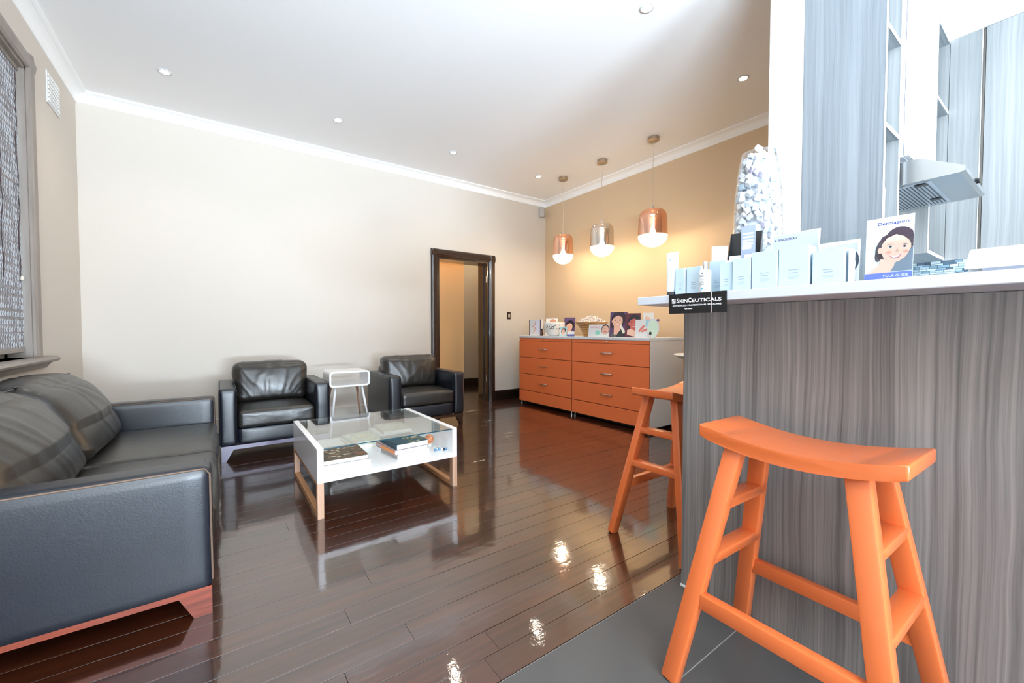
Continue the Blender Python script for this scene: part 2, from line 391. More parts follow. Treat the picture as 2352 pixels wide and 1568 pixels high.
# left wall with the blind window and an unseen opening behind the viewer, added for daylight
WN = (2.55, 4.08, .90, 2.80)            # opening y0,y1,z0,z1
b = nb()
for a in ((XL-.2, XL, -6.3, -3.9, 0, CH), (XL-.2, XL, -1.3, WN[0], 0, CH), (XL-.2, XL, WN[1], YA, 0, CH), (XL-.2, XL, WN[0], WN[1], 0, WN[2]), (XL-.2, XL, WN[0], WN[1], WN[3], CH),
          (XL-.2, XL, -3.9, -1.3, 0, .75), (XL-.2, XL, -3.9, -1.3, 2.45, CH)): box(b, *a)
struct('wall_left', b, WALL)
b = nb()
for a in ((XL-.2, -.75, -6.3, -6.1, 0, CH), (2.15, 2.55, -6.3, -6.1, 0, CH), (-.75, 2.15, -6.3, -6.1, 2.5, CH), (-.75, 2.15, -6.3, -6.1, 0, .12), (2.55, 4.05, -6.3, -6.1, 0, 1.0), (2.55, 4.05, -6.3, -6.1, 2.4, CH), (4.05, 4.7, -6.3, -6.1, 0, CH)): box(b, *a)
struct('wall_back', b, WALL)
struct('wall_kitchen', bx(WX, XB+.2, WY0, WY1, 0, CH), mat('wall_end_paint', '#c9c6c2', .7))
b = nb()
for a in ((3.865, 4.1, -2.5, WY0, 0, CH), (3.865, 4.1, -6.1, -4.7, 0, CH), (3.865, 4.1, -4.7, -2.5, 0, .5), (3.865, 4.1, -4.7, -2.5, 2.5, CH)): box(b, *a)  # unseen gap in this wall, cut to admit the added side light
struct('wall_kitchen_side', b, WALL)
struct('ceiling', bx(XL-.2, 4.7, -6.3, 7.6, CH, CH+.12), CEIL)
struct('ceiling_kitchen', bx(WX, 3.865, -6.1, WY0, 2.93, CH-.001), CEIL)
# hall behind the doorway
b = nb(); box(b, 1.4, 3.30, 5.98, 6.1, 0, CH); struct('wall_hall_near', b, HALLP)
b = nb(); box(b, 1.4, 4.7, 7.0, 7.12, 0, CH); box(b, 4.5, 4.62, YA+.27, 7.0, 0, CH); box(b, 1.4, 1.5, YA+.27, 7.0, 0, CH); box(b, 3.18, 3.30, 6.1, 7.0, 0, CH); struct('wall_hall', b, mat('hall_paint_beige', '#bdb29e', .75))
struct('baseboard_hall', bx(3.30, 4.5, 6.975, 7.0, 0, .14), BASEB)
def bb(name, *a):
    return struct(name, box(nb(), *a, bev=.006, seg=2), BASEB)
struct('baseboard_far', box(nb(), XL, 2.40, YA-.02, YA, 0, .15, bev=.006, seg=2), WALL); bb('baseboard_far', 3.455, XB, YA-.02, YA, 0, .15)
bb('baseboard_right', XB-.02, XB, WY1, YA-.02, 0, .15); struct('baseboard_left', box(nb(), XL, XL+.02, 1.03, YA-.02, 0, .15, bev=.006, seg=2), WALL)
# cove cornice
def cove(s=1):
    p = [(0, -.09), (.006, -.09), (.006, -.078)]
    for i in range(7):
        a = i/6*PI/2; p.append((.07-.06*math.cos(a), -.018-.055*(1-math.sin(a))))
    return p + [(.085, -.012), (.085, 0), (0, 0)]
cv = cove(); CORN = mat('white_cornice_paint', '#fbfbfb', .5)
b = prism(nb(), [(YA-u, CH+w) for u, w in cv], XL, XB, 'x'); struct('trim_1', b, CORN)
b = prism(nb(), [(XB-u, CH+w) for u, w in cv], WY1, YA, 'y'); struct('trim_2', b, CORN)
b = prism(nb(), [(XL+u, CH+w) for u, w in cv], -6.1, YA, 'y'); struct('trim_3', b, CORN)

# doorway
d1 = bpy.data.objects.new('door_1', None); COL.objects.link(d1); d1['kind'] = 'structure'; d1.location = (2.925, YA, 0)
def arch(profw=.105):
    return [(0, 0), (profw, 0), (profw, -.012), (profw-.012, -.022), (profw-.03, -.026), (.03, -.03), (.018, -.024), (.010, -.024), (0, -.018)]
pr = arch()
fin('architrave', prism(nb(), [(-.42-u, v) for u, v in pr], 0, 2.205, 'z'), DARKW, d1)
fin('architrave', prism(nb(), [(.42+u, v) for u, v in pr], 0, 2.205, 'z'), DARKW, d1)
fin('architrave', prism(nb(), [(v, 2.105+u) for u, v in pr], -.525, .525, 'x'), DARKX, d1)
fin('jamb', bx(-.42, -.395, 0, .27, 0, 2.105), DARKW, d1); fin('jamb', bx(.395, .42, 0, .27, 0, 2.105), DARKW, d1)
fin('jamb', bx(-.395, .395, 0, .27, 2.08, 2.105), DARKX, d1)
fin('door_stop', bx(.38, .395, .10, .14, 0, 2.08), DARKW, d1); fin('door_stop', bx(-.395, -.38, .10, .14, 0, 2.08), DARKW, d1)
for hx, hy in ((2.9, 5.77), (4.0, 6.4)):  # unseen lamps added to brighten the hall
    t = thing('hall_fill_downlight', 'added hall ceiling downlight hidden %s the doorway' % ('just behind' if hx < 3 else 'to the right behind'), 'ceiling light', (hx, hy, CH))
    fin('trim_ring', lathe(nb(), [(.030, .0), (.030, -.004), (.046, -.005), (.049, 0)], 20), TRIMW, t); fin('lamp_lens', lathe(nb(), [(0, -.003), (.030, -.003)], 16), LENS, t)
    l = bpy.data.lights.new('lamp_light', 'POINT'); l.energy = 18; l.color = (1, .86, .68); l.shadow_soft_size = .05
    o = bpy.data.objects.new('lamp_light', l); COL.objects.link(o); o.parent = t; o.location = (0, 0, -.08)
for z in (1.8, .3): fin('hinge', lathe(nb(), [(0, 0), (.007, 0), (.007, .1), (0, .1)], 10, (.388, .02, z)), NICKEL, d1)

# window 1 in the left wall
w1 = bpy.data.objects.new('window_1', None); COL.objects.link(w1); w1['kind'] = 'structure'; w1.location = (XL, 0, 0)
y0, y1, z0, z1 = WN
def wprof(y, s): return [(0, y), (.012, y), (.024, y+s*.012), (.03, y+s*.05), (.022, y+s*.085), (.012, y+s*.10), (0, y+s*.10)]
fin('casing', prism(nb(), wprof(y1, 1), z0-.02, z1+.10, 'z'), BRNF, w1); fin('casing', prism(nb(), wprof(y0, -1), z0-.02, z1+.10, 'z'), BRNF, w1)
fin('casing', prism(nb(), [(a, z1+b_-y1) for a, b_ in wprof(y1, 1)], y0-.1, y1+.1, 'y'), BRNF, w1)
fin('reveal', bx(-.2, 0, y1-.02, y1, z0, z1), BRNF, w1); fin('reveal', bx(-.2, 0, y0, y0+.02, z0, z1), BRNF, w1); fin('reveal', bx(-.2, 0, y0, y1, z1-.02, z1), BRNF, w1)
sp = [(-.2, z0-.04), (.06, z0-.04), (.075, z0-.033), (.082, z0-.02), (.075, z0-.007), (.06, z0), (-.2, z0)]
fin('sill', prism(nb(), sp, y0-.2, y1+.2, 'y'), BRNF, w1)
fin('sill_moulding', prism(nb(), [(0, z0-.085), (.02, z0-.08), (.04, z0-.05), (.055, z0-.04), (0, z0-.04)], y0-.16, y1+.16, 'y'), BRNF, w1)
b = nb(); box(b, -.15, -.11, y0+.02, y1-.02, z0, z0+.06); box(b, -.15, -.11, y0+.02, y1-.02, 1.80, 1.85); box(b, -.15, -.11, y0+.02, y1-.02, z1-.07, z1-.02); box(b, -.15, -.11, y1-.07, y1-.02, z0, z1); box(b, -.15, -.11, y0+.02, y0+.07, z0, z1)
fin('sash_frame', b, BRNF, w1)
fin('window_pane', bx(-.132, -.128, y0+.07, y1-.07, z0+.06, 1.80), ACRYL, w1); fin('window_pane', bx(-.132, -.128, y0+.07, y1-.07, 1.85, z1-.07), ACRYL, w1)
# woven blind
bl = thing('woven_blind', 'dark woven reed roll blind hanging in the brown window frame', 'blind', (XL-.035, (y0+y1)/2, z0))
hw = (y1-y0)/2-.035
b = nb(); nr = 150; top = z1-z0-.02; bot = .045
for i in range(nr):
    z = bot+.02+(top-bot-.05)*i/nr; box(b, -.0015, .0015+random.uniform(0, .0015), -hw+random.uniform(0, .006), hw-random.uniform(0, .006), z, z+(top-bot-.05)/nr*random.uniform(.72, .97))
o = fin('reeds', b, REED, bl); o['kind'] = 'stuff'
b = nb()
for k in range(60):
    y = -hw+.01+(2*hw-.02)*k/59
    tube(b, [(.003+.0016*(1 if j % 2 else -1), y, bot+.02+(top-bot-.05)*j/75) for j in range(76)], .0011, 3, False)
o = fin('weave_threads', b, THREADW, bl); o['kind'] = 'stuff'
fin('bottom_rail', box(nb(), -.008, .008, -hw, hw, bot-.01, bot+.02, bev=.004), BRNF, bl)
fin('head_rail', box(nb(), -.012, .012, -hw, hw, top-.03, top), BRNF, bl)
for yy in (hw-.04, -hw+.04, hw-.30):
    fin('cord', tube(nb(), [(.008+.004*math.sin(t*5), yy+.012*math.sin(t*2.2), top-.03-(top*.72)*t/6) for t in [q*.5 for q in range(13)]], .0018, 6), mat('dark_cord', '#3c2a2c', .7), bl)
fin('cord_pull', lathe(nb(), [(0, 0), (.007, .003), (.009, .012), (.005, .03), (0, .032)], 12, (.012, hw-.035, top*.25+.03)), mat('ivory_knob', '#e0d6c2', .4), bl)

# window behind the viewer: frames only, so the light comes through real openings
w2 = bpy.data.objects.new('window_2', None); COL.objects.link(w2); w2['kind'] = 'structure'; w2.location = (.7, -6.1, 0)
b = nb()
for a in ((-1.45, -1.39), (1.39, 1.45)): box(b, a[0], a[1], -.05, .0, .2, 2.5)
box(b, -1.45, 1.45, -.05, 0, .2, .27); box(b, -1.45, 1.45, -.05, 0, 2.43, 2.5)
fin('window_frame', b, BRNF, w2)

# ------------------------------------------------------------------ wall fittings
v = thing('wall_vent', 'white square plaster air vent high on the left wall', 'vent', (XL, 4.64, 2.76))
fin('frame', box(nb(), 0, .008, -.15, .15, 0, .235, bev=.002), TRIMW, v)
b = nb()
for i in range(9):
    for j in range(7):
        y = -.125+.03*i; z = .025+.03*j; box(b, .008, .014, y-.009, y+.009, z-.004, z+.012)
o = fin('grille', b, mat('vent_relief', '#e6e6e4', .6), v); o['kind'] = 'stuff'
v = thing('light_switch', 'dark framed switch plate on the wall right of the doorway', 'switch', (3.715, YA, 1.25))
fin('plate', box(nb(), -.035, .035, -.008, 0, 0, .115, bev=.004), mat('dark_bronze', '#2b211c', .35), v)
fin('rocker', box(nb(), -.016, .016, -.012, -.008, .03, .085, bev=.003), mat('ivory_switch', '#cbbfae', .4), v)
v = thing('wall_speaker', 'small grey alarm sensor box high in the corner under the cornice', 'sensor', (4.36, YA-.04, 2.93))
fin('housing', box(nb(), -.04, .04, -.04, .04, 0, .15, bev=.006, seg=2, M=Matrix.Rotation(R(40), 4, 'Z')), mat('grey_plastic', '#b6b0ac', .45), v)
fin('sensor_eye', box(nb(), -.016, .016, -.044, -.039, .03, .045, M=Matrix.Rotation(R(40), 4, 'Z')), BLACKP, v)
v.name = 'alarm_sensor'

def spot(parent, loc, power, color, size=150, blend=.6, radius=.04):
    l = bpy.data.lights.new('lamp_light', 'SPOT'); l.energy = power; l.color = color; l.spot_size = R(size); l.spot_blend = blend; l.shadow_soft_size = radius
    o = bpy.data.objects.new('lamp_light', l); COL.objects.link(o); o.location = loc; o.parent = parent
dl = []
names = ['recessed downlight over the sofa end, leftmost in the ceiling', 'recessed downlight over the first armchair, second along the far wall', 'recessed downlight left of the doorway, third along the far wall',
         'recessed downlight nearest the far right corner', 'recessed downlight beside the white wall end, right of the pendants', 'largest recessed downlight at the top edge of the ceiling view']
for i, (x, y) in enumerate(((-.32, 4.45), (1.02, 4.45), (2.32, 4.45), (3.63, 4.45), (3.63, 1.73), (2.33, 1.73), (1.02, 1.73), (-.32, 1.73), (1.02, -.6), (-.32, -.6), (3.0, -.7), (3.0, .1), (3.0, -1.6))):
    kit = i >= 10; z = 2.93 if kit else CH  # kitchen ones are added out of view to light the kitchen
    t = thing('downlight', names[i] if i < 6 else ('added kitchen ceiling downlight out of view, %s' % {10: 'in the middle of the kitchen', 11: 'nearest the range hood', 12: 'farthest from the range hood'}[i] if kit else 'lounge ceiling downlight out of view, %s' % {6: 'above the coffee table front', 7: 'above the sofa near end', 8: 'behind the viewer to the right', 9: 'behind the viewer to the left'}[i]), 'ceiling light', (x, y, z), group='recessed ceiling downlights')
    fin('trim_ring', lathe(nb(), [(.030, .0), (.030, -.004), (.036, -.007), (.046, -.005), (.049, 0)], 28), TRIMW, t, smooth=True)
    fin('lamp_lens', lathe(nb(), [(0, -.003), (.030, -.003)], 24), LENS, t)
    if kit: spot(t, (0, 0, -.02), 3.5*LAMP, (.92, .97, 1.0), 165, .8, .05)
    elif y > 1: spot(t, (0, 0, -.02), 13*LAMP, (1, .87, .70), 120, .9, .04)

# pendants
def pendant(y, shade_mat, lab, dia, zc=2.0):
    t = thing('pendant_lamp', lab, 'pendant light', (3.94, y, zc), group='row of three glass pendants'); r = dia/2
    fin('ceiling_cup', lathe(nb(), [(0, CH-zc), (.062, CH-zc), (.062, CH-zc-.035), (.055, CH-zc-.04), (0, CH-zc-.04)], 24), NICKEL, t, angle=40)
    fin('cord', tube(nb(), [(.006*math.sin(k*1.7), .008*math.sin(k*1.1+y), CH-zc-.04-(CH-zc-.04-.46)*k/10) for k in range(11)], .0028, 6), mat('clear_flex', '#c9b7a2', .4), t)
    fin('cord_grip', lathe(nb(), [(0, .46), (.008, .46), (.010, .42), (.012, .40), (0, .40)], 12), CHROME, t)
    H = .41; rim = .125
    pf = [(0, H)]
    for k in range(1, 9): a = k/8*PI/2; pf.append((r*.55+ (r*.42)*math.sin(a) if k > 0 else 0, H-.10+.10*math.cos(a)))
    pf[1] = (r*.60, H-.004)
    pf += [(r*.985, H-.16), (r, rim+.02), (r, rim)]
    inner = [(a-.003, z-.003 if z > rim+.001 else z) for a, z in pf[::-1] if a > .01] + [(0, H-.004)]
    fin('shade', lathe(nb(), pf+inner, 40), shade_mat, t, angle=50)
    pf2 = [(r, rim)]
    for k in range(1, 13): a = k/12*PI/2; pf2.append((r*math.cos(a)**1.05 if k < 12 else 0, rim*(1-math.sin(a))))
    fin('lower_dome', lathe(nb(), pf2, 40), DOMEGL, t, smooth=True)
    fin('bulb', lathe(nb(), [(0, .225), (.015, .22), (.02, .20), (.035, .16), (.04, .13), (.032, .10), (0, .09)], 16), BULB, t, smooth=True)
    l = bpy.data.lights.new('lamp_light', 'POINT'); l.energy = 42*LAMP; l.color = (1, .77, .50); l.shadow_soft_size = .045
    o = bpy.data.objects.new('lamp_light', l); COL.objects.link(o); o.parent = t; o.location = (0, 0, .115)
    return t
pendant(4.28, COPPER, 'copper glass pendant lamp nearest the far corner, lowest of the three in the picture', .285)
pendant(3.565, SILVER, 'silver mirrored glass pendant lamp between the two copper ones', .295)
pendant(2.825, COPPER, 'copper glass pendant lamp nearest the bar, largest of the three', .315)

# ------------------------------------------------------------------ sofa
def crease(ax):     # creases running across an axis
    def f(w): return Vector((w.x*(11 if ax == 'y' else 4), w.y*(4 if ax == 'x' else 3), w.z*9))
    return f
so = thing('leather_sofa', 'long black leather sofa under the window with loose back cushions', 'sofa', (-.5, 2.975, 0))
L0, L1 = -1.055, 1.055; X0, X1 = -.47, .47; AH = .565; AW = .135
def arm(y0_, y1_, nm, lab=None):
    o = fin(nm, puff(nb(), X0, X1, y0_, y1_, .094, AH, r=.024, n=12, bulge=(0, .004, .006, .006, 0, .004)), LEATH, so, smooth=True)
    for y in (y0_+.006, y1_-.006):
        fin('seam', tube(nb(), [(X0+.02, y, AH-.008), (X1-.02, y, AH-.008), (X1-.004, y, AH-.03), (X1-.001, y, .13)], .0035, 6), STITCH if y < y0_+.02 else LEATH, o)
    return o
arm(L0, L0+AW, 'arm'); arm(L1-AW, L1, 'arm')
fin('back_frame', puff(nb(), X0, X0+.16, L0+AW, L1-AW, .105, .64, r=.04, n=8), LEATH, so, smooth=True)
fin('seat_base', puff(nb(), X0+.1, X1-.012, L0+AW, L1-AW, .105, .24, r=.02, n=8), LEATH, so, smooth=True)
for k, (a, c) in enumerate(((L0+AW, 0), (0, L1-AW))):
    fin('seat_cushion', puff(nb(), X0+.14, X1+.012, a+.003, c-.003, .225, .375, r=.035, n=30, bulge=(0, .012, 0, 0, 0, .022), wr=.006, wf=crease('y'), seed=k+1), LEATHC, so, smooth=True)
def lean(w, u):
    t = (w.z-.37)/.4
    return Vector((w.x - .20*max(t, 0)**1.15 + .0, w.y, w.z + (.035*(1-u.y**8) if u.z > 0 else 0)))
for k, (a, c) in enumerate(((L0+AW, .0), (0.0, L1-AW))):
    o = fin('back_cushion', puff(nb(), -.29, -.03, a+.004, c-.004, .372, .765, r=.085, n=64, bulge=(.02, .065, 0, 0, 0, .02), wr=.007, wf=lambda w: Vector((k*3.1, w.y*11+w.z*7+1.2*noise.noise(w*4), .5*w.y)), seed=k+4, sag=lean), LEATHC, so, smooth=True)
    fin('piping', tube(nb(), [(-.30-.012*math.cos(q/8*PI), a+.05+(c-a-.1)*q/8, .80) for q in range(9)], .004, 6), LEATH, o)
fr = fin('base_rail', bx(X0+.01, X1-.005, L0+.004, L0+.03, .085, .108), REDW, so)
fin('base_rail', bx(X0+.01, X1-.005, L1-.03, L1-.004, .085, .108), REDW, so); fin('base_rail', bx(X1-.03, X1-.005, L0+.03, L1-.03, .085, .108), REDW, so)
def foot(cx, cy, sx, h=.108):
    b = nb(); y0_, y1_ = (cy-.0245, cy+.0245)
    prism(b, [(cx, 0), (cx-sx*.055, 0), (cx-sx*.10, h-.02), (cx-sx*.10, h), (cx, h)], y0_, y1_, 'y'); return b
for cx, sx in ((X1-.004, 1), (X0+.01, -1)):
    for cy in (L0+.026, L1-.026): fin('leg', foot(cx, cy, sx), REDW, so)

# ------------------------------------------------------------------ armchairs
DKLEG = mat('dark_varnished_leg', '#6f6a80', .25, coat=.5)
def armchair(x, y, w, lab, d=.80, rz=0, dark=False):
    t = thing('leather_armchair', lab, 'armchair', (x, y, 0), rz, 'black leather armchairs along the far wall'); hw = w/2; aw = .125; ah = .60
    for s in (-1, 1):
        a, c = sorted((s*hw, s*(hw-aw)))
        o = fin('arm', puff(nb(), a, c, 0, d, .125, ah, r=.026, n=12, bulge=(.004, .004, .006, 0, 0, .004)), LEATH, t, smooth=True)
        for q in (a+.006, c-.006): fin('seam', tube(nb(), [(q, d-.03, ah-.004), (q, .02, ah-.004), (q, .002, ah-.03), (q, -.001, .15)], .003, 6), LEATH, o)
    fin('back_frame', puff(nb(), -hw+aw, hw-aw, d-.14, d, .125, .66, r=.04, n=8), LEATH, t, smooth=True)
    fin('seat_base', puff(nb(), -hw+aw, hw-aw, .012, d-.1, .125, .265, r=.022, n=8, bulge=(0, 0, .006, 0, 0, 0)), LEATH, t, smooth=True)
    fin('seat_cushion', puff(nb(), -hw+aw+.004, hw-aw-.004, -.004, d-.16, .262, .405, r=.03, n=24, bulge=(0, 0, .008, 0, 0, .018), wr=.003, wf=lambda v_: v_*8), LEATHC, t, smooth=True)
    def lb(w_, u): return Vector((w_.x*(1+.03*(u.z)), w_.y + .16*(w_.z-.4), w_.z))
    o = fin('back_cushion', puff(nb(), -hw+aw-.015, hw-aw+.015, d-.36, d-.15, .40, .775, r=.07, n=50, bulge=(0, 0, .045, .01, 0, .008), wr=.006, wf=lambda v_: Vector((v_.x*14/(.35+abs(v_.z-.42)*1.6)*.5, v_.y*2, v_.z*4)), seed=x, sag=lb), LEATHC, t, smooth=True)
    m = DKLEG if not dark else DARKX
    fin('base_rail', bx(-hw+.01, hw-.01, .01, .035, .095, .127), m, t)
    for s in (-1, 1):
        fin('base_rail', bx(*sorted((s*(hw-.01), s*(hw-.035))), .035, d-.01, .095, .127), m, t)
        for yy in (.012, d-.05):
            b = nb(); prism(b, [(s*(hw-.012), 0), (s*(hw-.045), 0), (s*(hw-.10), .10), (s*(hw-.10), .127), (s*(hw-.012), .127)], yy, yy+.035, 'y'); fin('leg', b, m, t)
    return t
armchair(.415, 4.06, .84, 'black leather armchair between the sofa and the white side table')
armchair(1.865, 4.16, .87, 'black leather armchair right of the white side table, next to the doorway', dark=True)

# ------------------------------------------------------------------ white side table
st = thing('side_table', 'small white retro side table with open rounded box on splayed legs between the armchairs', 'side table', (1.10, 4.40, 0))
def rrect(x0, x1, z0, z1, r, n=5):
    p = []
    for cx, cz, a in ((x1-r, z1-r, 0), (x0+r, z1-r, 90), (x0+r, z0+r, 180), (x1-r, z0+r, 270)):
        for i in range(n+1): q = R(a+90*i/n); p.append((cx+r*math.cos(q), cz+r*math.sin(q)))
    return p
b = nb(); A = rrect(-.20, .20, .50, .66, .035); B = rrect(-.183, .183, .517, .643, .022); n = len(A); D = .32
va = [[b.verts.new((p[0], yy, p[1])) for p in q] for yy in (0, D) for q in (A, B)]
for i in range(n):
    j = (i+1) % n
    b.faces.new((va[0][i], va[0][j], va[1][j], va[1][i])); b.faces.new((va[2][i], va[2][j], va[3][j], va[3][i]))
    b.faces.new((va[0][i], va[0][j], va[2][j], va[2][i])); b.faces.new((va[1][i], va[1][j], va[3][j], va[3][i]))
fin('open_box', b, WHITEG, st, angle=30)
for sx in (-1, 1):
    for yy, fy in ((.06, -.01), (D-.06, D+.01)):
        fin('leg', tube(nb(), [(sx*.13, yy, .505), (sx*.20, fy, 0)], [.013, .009], 12), ASH if yy > .1 else WHITEG, st, smooth=True)

# ------------------------------------------------------------------ coffee table
ct = thing('coffee_table', 'low white coffee table with glass top, open box and timber frame legs', 'coffee table', (.89, 2.97, 0)); W = .445; Dp = .45
fin('side_panel', box(nb(), -W, -W+.035, -Dp, Dp, .205, .405, bev=.002), WHITEG, ct); fin('side_panel', box(nb(), W-.035, W, -Dp, Dp, .205, .405, bev=.002), WHITEG, ct)
fin('shelf', box(nb(), -W+.035, W-.035, -Dp, Dp, .205, .235, bev=.002), WHITEG, ct)
g = fin('glass_top', bx(-W+.02, W-.02, -Dp+.002, Dp-.002, .397, .403), TABLEGL, ct)
fin('glass_edge', bx(-W+.036, W-.036, -Dp-.0005, -Dp+.002, .397, .403), GLEDGE, g); 
for s in (-1, 1):
    a, c = sorted((s*W, s*(W-.035)))
    lf = fin('leg_frame', box(nb(), a, c, -Dp, -Dp+.045, 0, .205, bev=.001), ASH, ct); fin('leg_frame', box(nb(), a, c, Dp-.045, Dp, 0, .205, bev=.001), ASH, ct)
    fin('leg_rail', box(nb(), a+.001, c-.001, -Dp+.045, Dp-.045, .0, .03), OAKX, ct); fin('leg_rail', box(nb(), a+.001, c-.001, -Dp+.045, Dp-.045, .185, .205), OAKX, ct)

def book(x, y, z, w, d, h, rz, cover, lab, cat='book', grp=None, deco=None, spine=None, name='book'):
    t = thing(name, lab, cat, (x, y, z), rz, grp)
    fin('page_block', bx(-w/2+.004, w/2-.003, -d/2+.003, d/2-.003, .0015, h-.0015), PAPER, t)
    c = nb(); box(c, -w/2, w/2, -d/2, d/2, 0, .0015); box(c, -w/2, w/2, -d/2, d/2, h-.0015, h); box(c, -w/2, -w/2+.003, -d/2, d/2, 0, h)
    o = fin('cover', c, cover, t)
    if spine: fin('spine_band', bx(-w/2-.0008, -w/2, -d/2+.01, d/2-.08, .003, h-.003), spine, o)
    if deco:
        dm = nb(); rr = random.Random(int(x*1000))
        for k in range(deco[1]):
            cx = rr.uniform(deco[2], deco[3])*w/2; cy = rr.uniform(deco[4], deco[5])*d/2; rad = rr.uniform(.006, .014)
            pts = [(cx+rad*1.2*math.cos(q*PI/3+k), cy+rad*math.sin(q*PI/3+k)) for q in range(6)]
            vs = [dm.verts.new((max(-w/2, min(w/2, p[0])), max(-d/2, min(d/2, p[1])), h+.0003+.0001*(k % 3))) for p in pts]; dm.faces.new(vs)
        me = bpy.data.meshes.new('cover_print'); dm.to_mesh(me); dm.free()
        for q in deco[0]: me.materials.append(q)
        for p in me.polygons: p.material_index = random.randrange(len(deco[0]))
        q = bpy.data.objects.new('cover_print', me); COL.objects.link(q); q.parent = t; q['kind'] = 'stuff'
    return t
C = lambda n, h, r=.5: mat(n, h, r)
GB = 'magazines and books on the coffee table shelf'
Z0 = .2352
book(.635, 2.79, Z0, .30, .34, .030, R(-3), C('cream_cover', '#e9e6ea'), 'thick white book at the bottom of the front left pile in the coffee table', grp=GB, spine=C('slate_line', '#4a5060'))
book(.63, 2.80, Z0+.0305, .28, .32, .026, R(-1), C('brown_cover', '#6a5644'), 'magazine with brown patterned cover on top of the front left pile', 'magazine', GB, ([C('tan_print', '#a38a70'), C('cream_print', '#d9cdbb'), C('charcoal_print', '#3b3d3a'), C('rust_print', '#a3684a')], 70, -.9, .95, -.8, .95), name='magazine')
book(.61, 3.19, Z0, .26, .34, .012, R(4), C('pale_cover', '#e4dfdc'), 'pale magazine behind the front left pile in the coffee table', 'magazine', GB, ([C('grey_print', '#b5b5ba'), C('blush_print', '#e0b8aa')], 16, -.6, .7, -.8, .6), name='magazine')
book(.62, 3.17, Z0+.0125, .22, .29, .008, R(-3), C('pale_cover_two', '#eceae8'), 'white open booklet lying on the pale magazine', 'magazine', GB, ([C('grey_print', '#b5b5ba')], 8, -.6, .7, -.8, .2), name='magazine')
book(.87, 3.17, Z0, .24, .34, .022, R(6), C('cream_cover_two', '#e8e6d8'), 'lower magazine of the middle pile in the coffee table', 'magazine', GB, name='magazine')
book(.875, 3.17, Z0+.0225, .22, .30, .018, R(4), C('sage_cover', '#b6bea8'), 'magazine with yellow flowers on its cover, top of the middle pile', 'magazine', GB, ([C('yellow_print', '#e8d860'), C('white_print', '#efeee8'), C('pink_print', '#dca898')], 34, -.8, .9, -.8, .6), name='magazine')
book(1.11, 3.19, Z0, .27, .34, .030, R(-4), C('silver_cover', '#d0d2d6'), 'grey book at the bottom of the back right pile in the coffee table', grp=GB)
book(1.10, 3.19, Z0+.0305, .25, .31, .026, R(2), C('white_cover', '#e6e6ea'), 'white book in the middle of the back right pile', grp=GB)
book(1.12, 3.20, Z0+.057, .22, .28, .022, R(-2), C('stone_cover', '#c9c8ba'), 'stone coloured floral book on top of the back right pile', grp=GB, deco=([C('green_print', '#9aa886'), C('white_print', '#efeee8')], 26, -.3, .9, -.7, .7))
book(1.035, 2.76, Z0, .24, .31, .030, R(9), C('white_cover_two', '#ece9ea'), 'white book with thin red line, bottom of the front right stack', grp=GB, spine=C('grey_spine', '#9b938e'))
book(1.03, 2.765, Z0+.0305, .24, .30, .026, R(6), C('red_line_cover', '#c9a8a8'), 'book with orange and black spine in the middle of the front right stack', grp=GB, spine=C('orange_spine', '#e08a4a'))
book(1.045, 2.76, Z0+.057, .23, .28, .034, R(4), C('teal_cover', '#2f4f5e'), 'teal book with floral cover on top of the front right stack', grp=GB, deco=([C('cream_flower_print', '#d9cfa8'), C('green_leaf_print', '#6c7a4e'), C('blush_print', '#e0b8aa')], 46, -.05, .95, -.95, .6))
# small ornaments
t = thing('agate_ornament', 'small orange and white polished stone ball beside the front right stack', 'ornament', (1.235, 2.76, Z0+.0))
b = nb(); bmesh.ops.create_icosphere(b, subdivisions=3, radius=.034, matrix=Matrix.Translation((0, 0, .055)))
for q in b.verts: q.co += Vector((0, 0, 0)) + (q.co-Vector((0, 0, .055)))*.18*noise.noise(q.co*40)
am = mat('agate_stone', '#c98058', .2, var=.6, vscale=60); fin('stone', b, am, t, smooth=True)
fin('stand', lathe(nb(), [(0, 0), (.026, 0), (.024, .01), (.015, .016), (.018, .03), (0, .03)], 16), mat('pale_ceramic', '#d8dad6', .3), t, smooth=True)
t = thing('beaded_trinket', 'small blue, white and black beaded trinket lying on the coffee table shelf', 'ornament', (1.255, 2.63, Z0))
for k in range(7):
    a = k*.9; fin('bead', lathe(nb(), [(0, 0), (.009, .003), (.012, .009), (.009, .015), (0, .018)], 10, (-.03+.011*k, .02*math.sin(a), 0)), [mat('blue_bead', '#5a8db0', .2), mat('white_bead', '#e8e8e0', .2), mat('black_bead', '#222a33', .2)][k % 3], t, smooth=True)

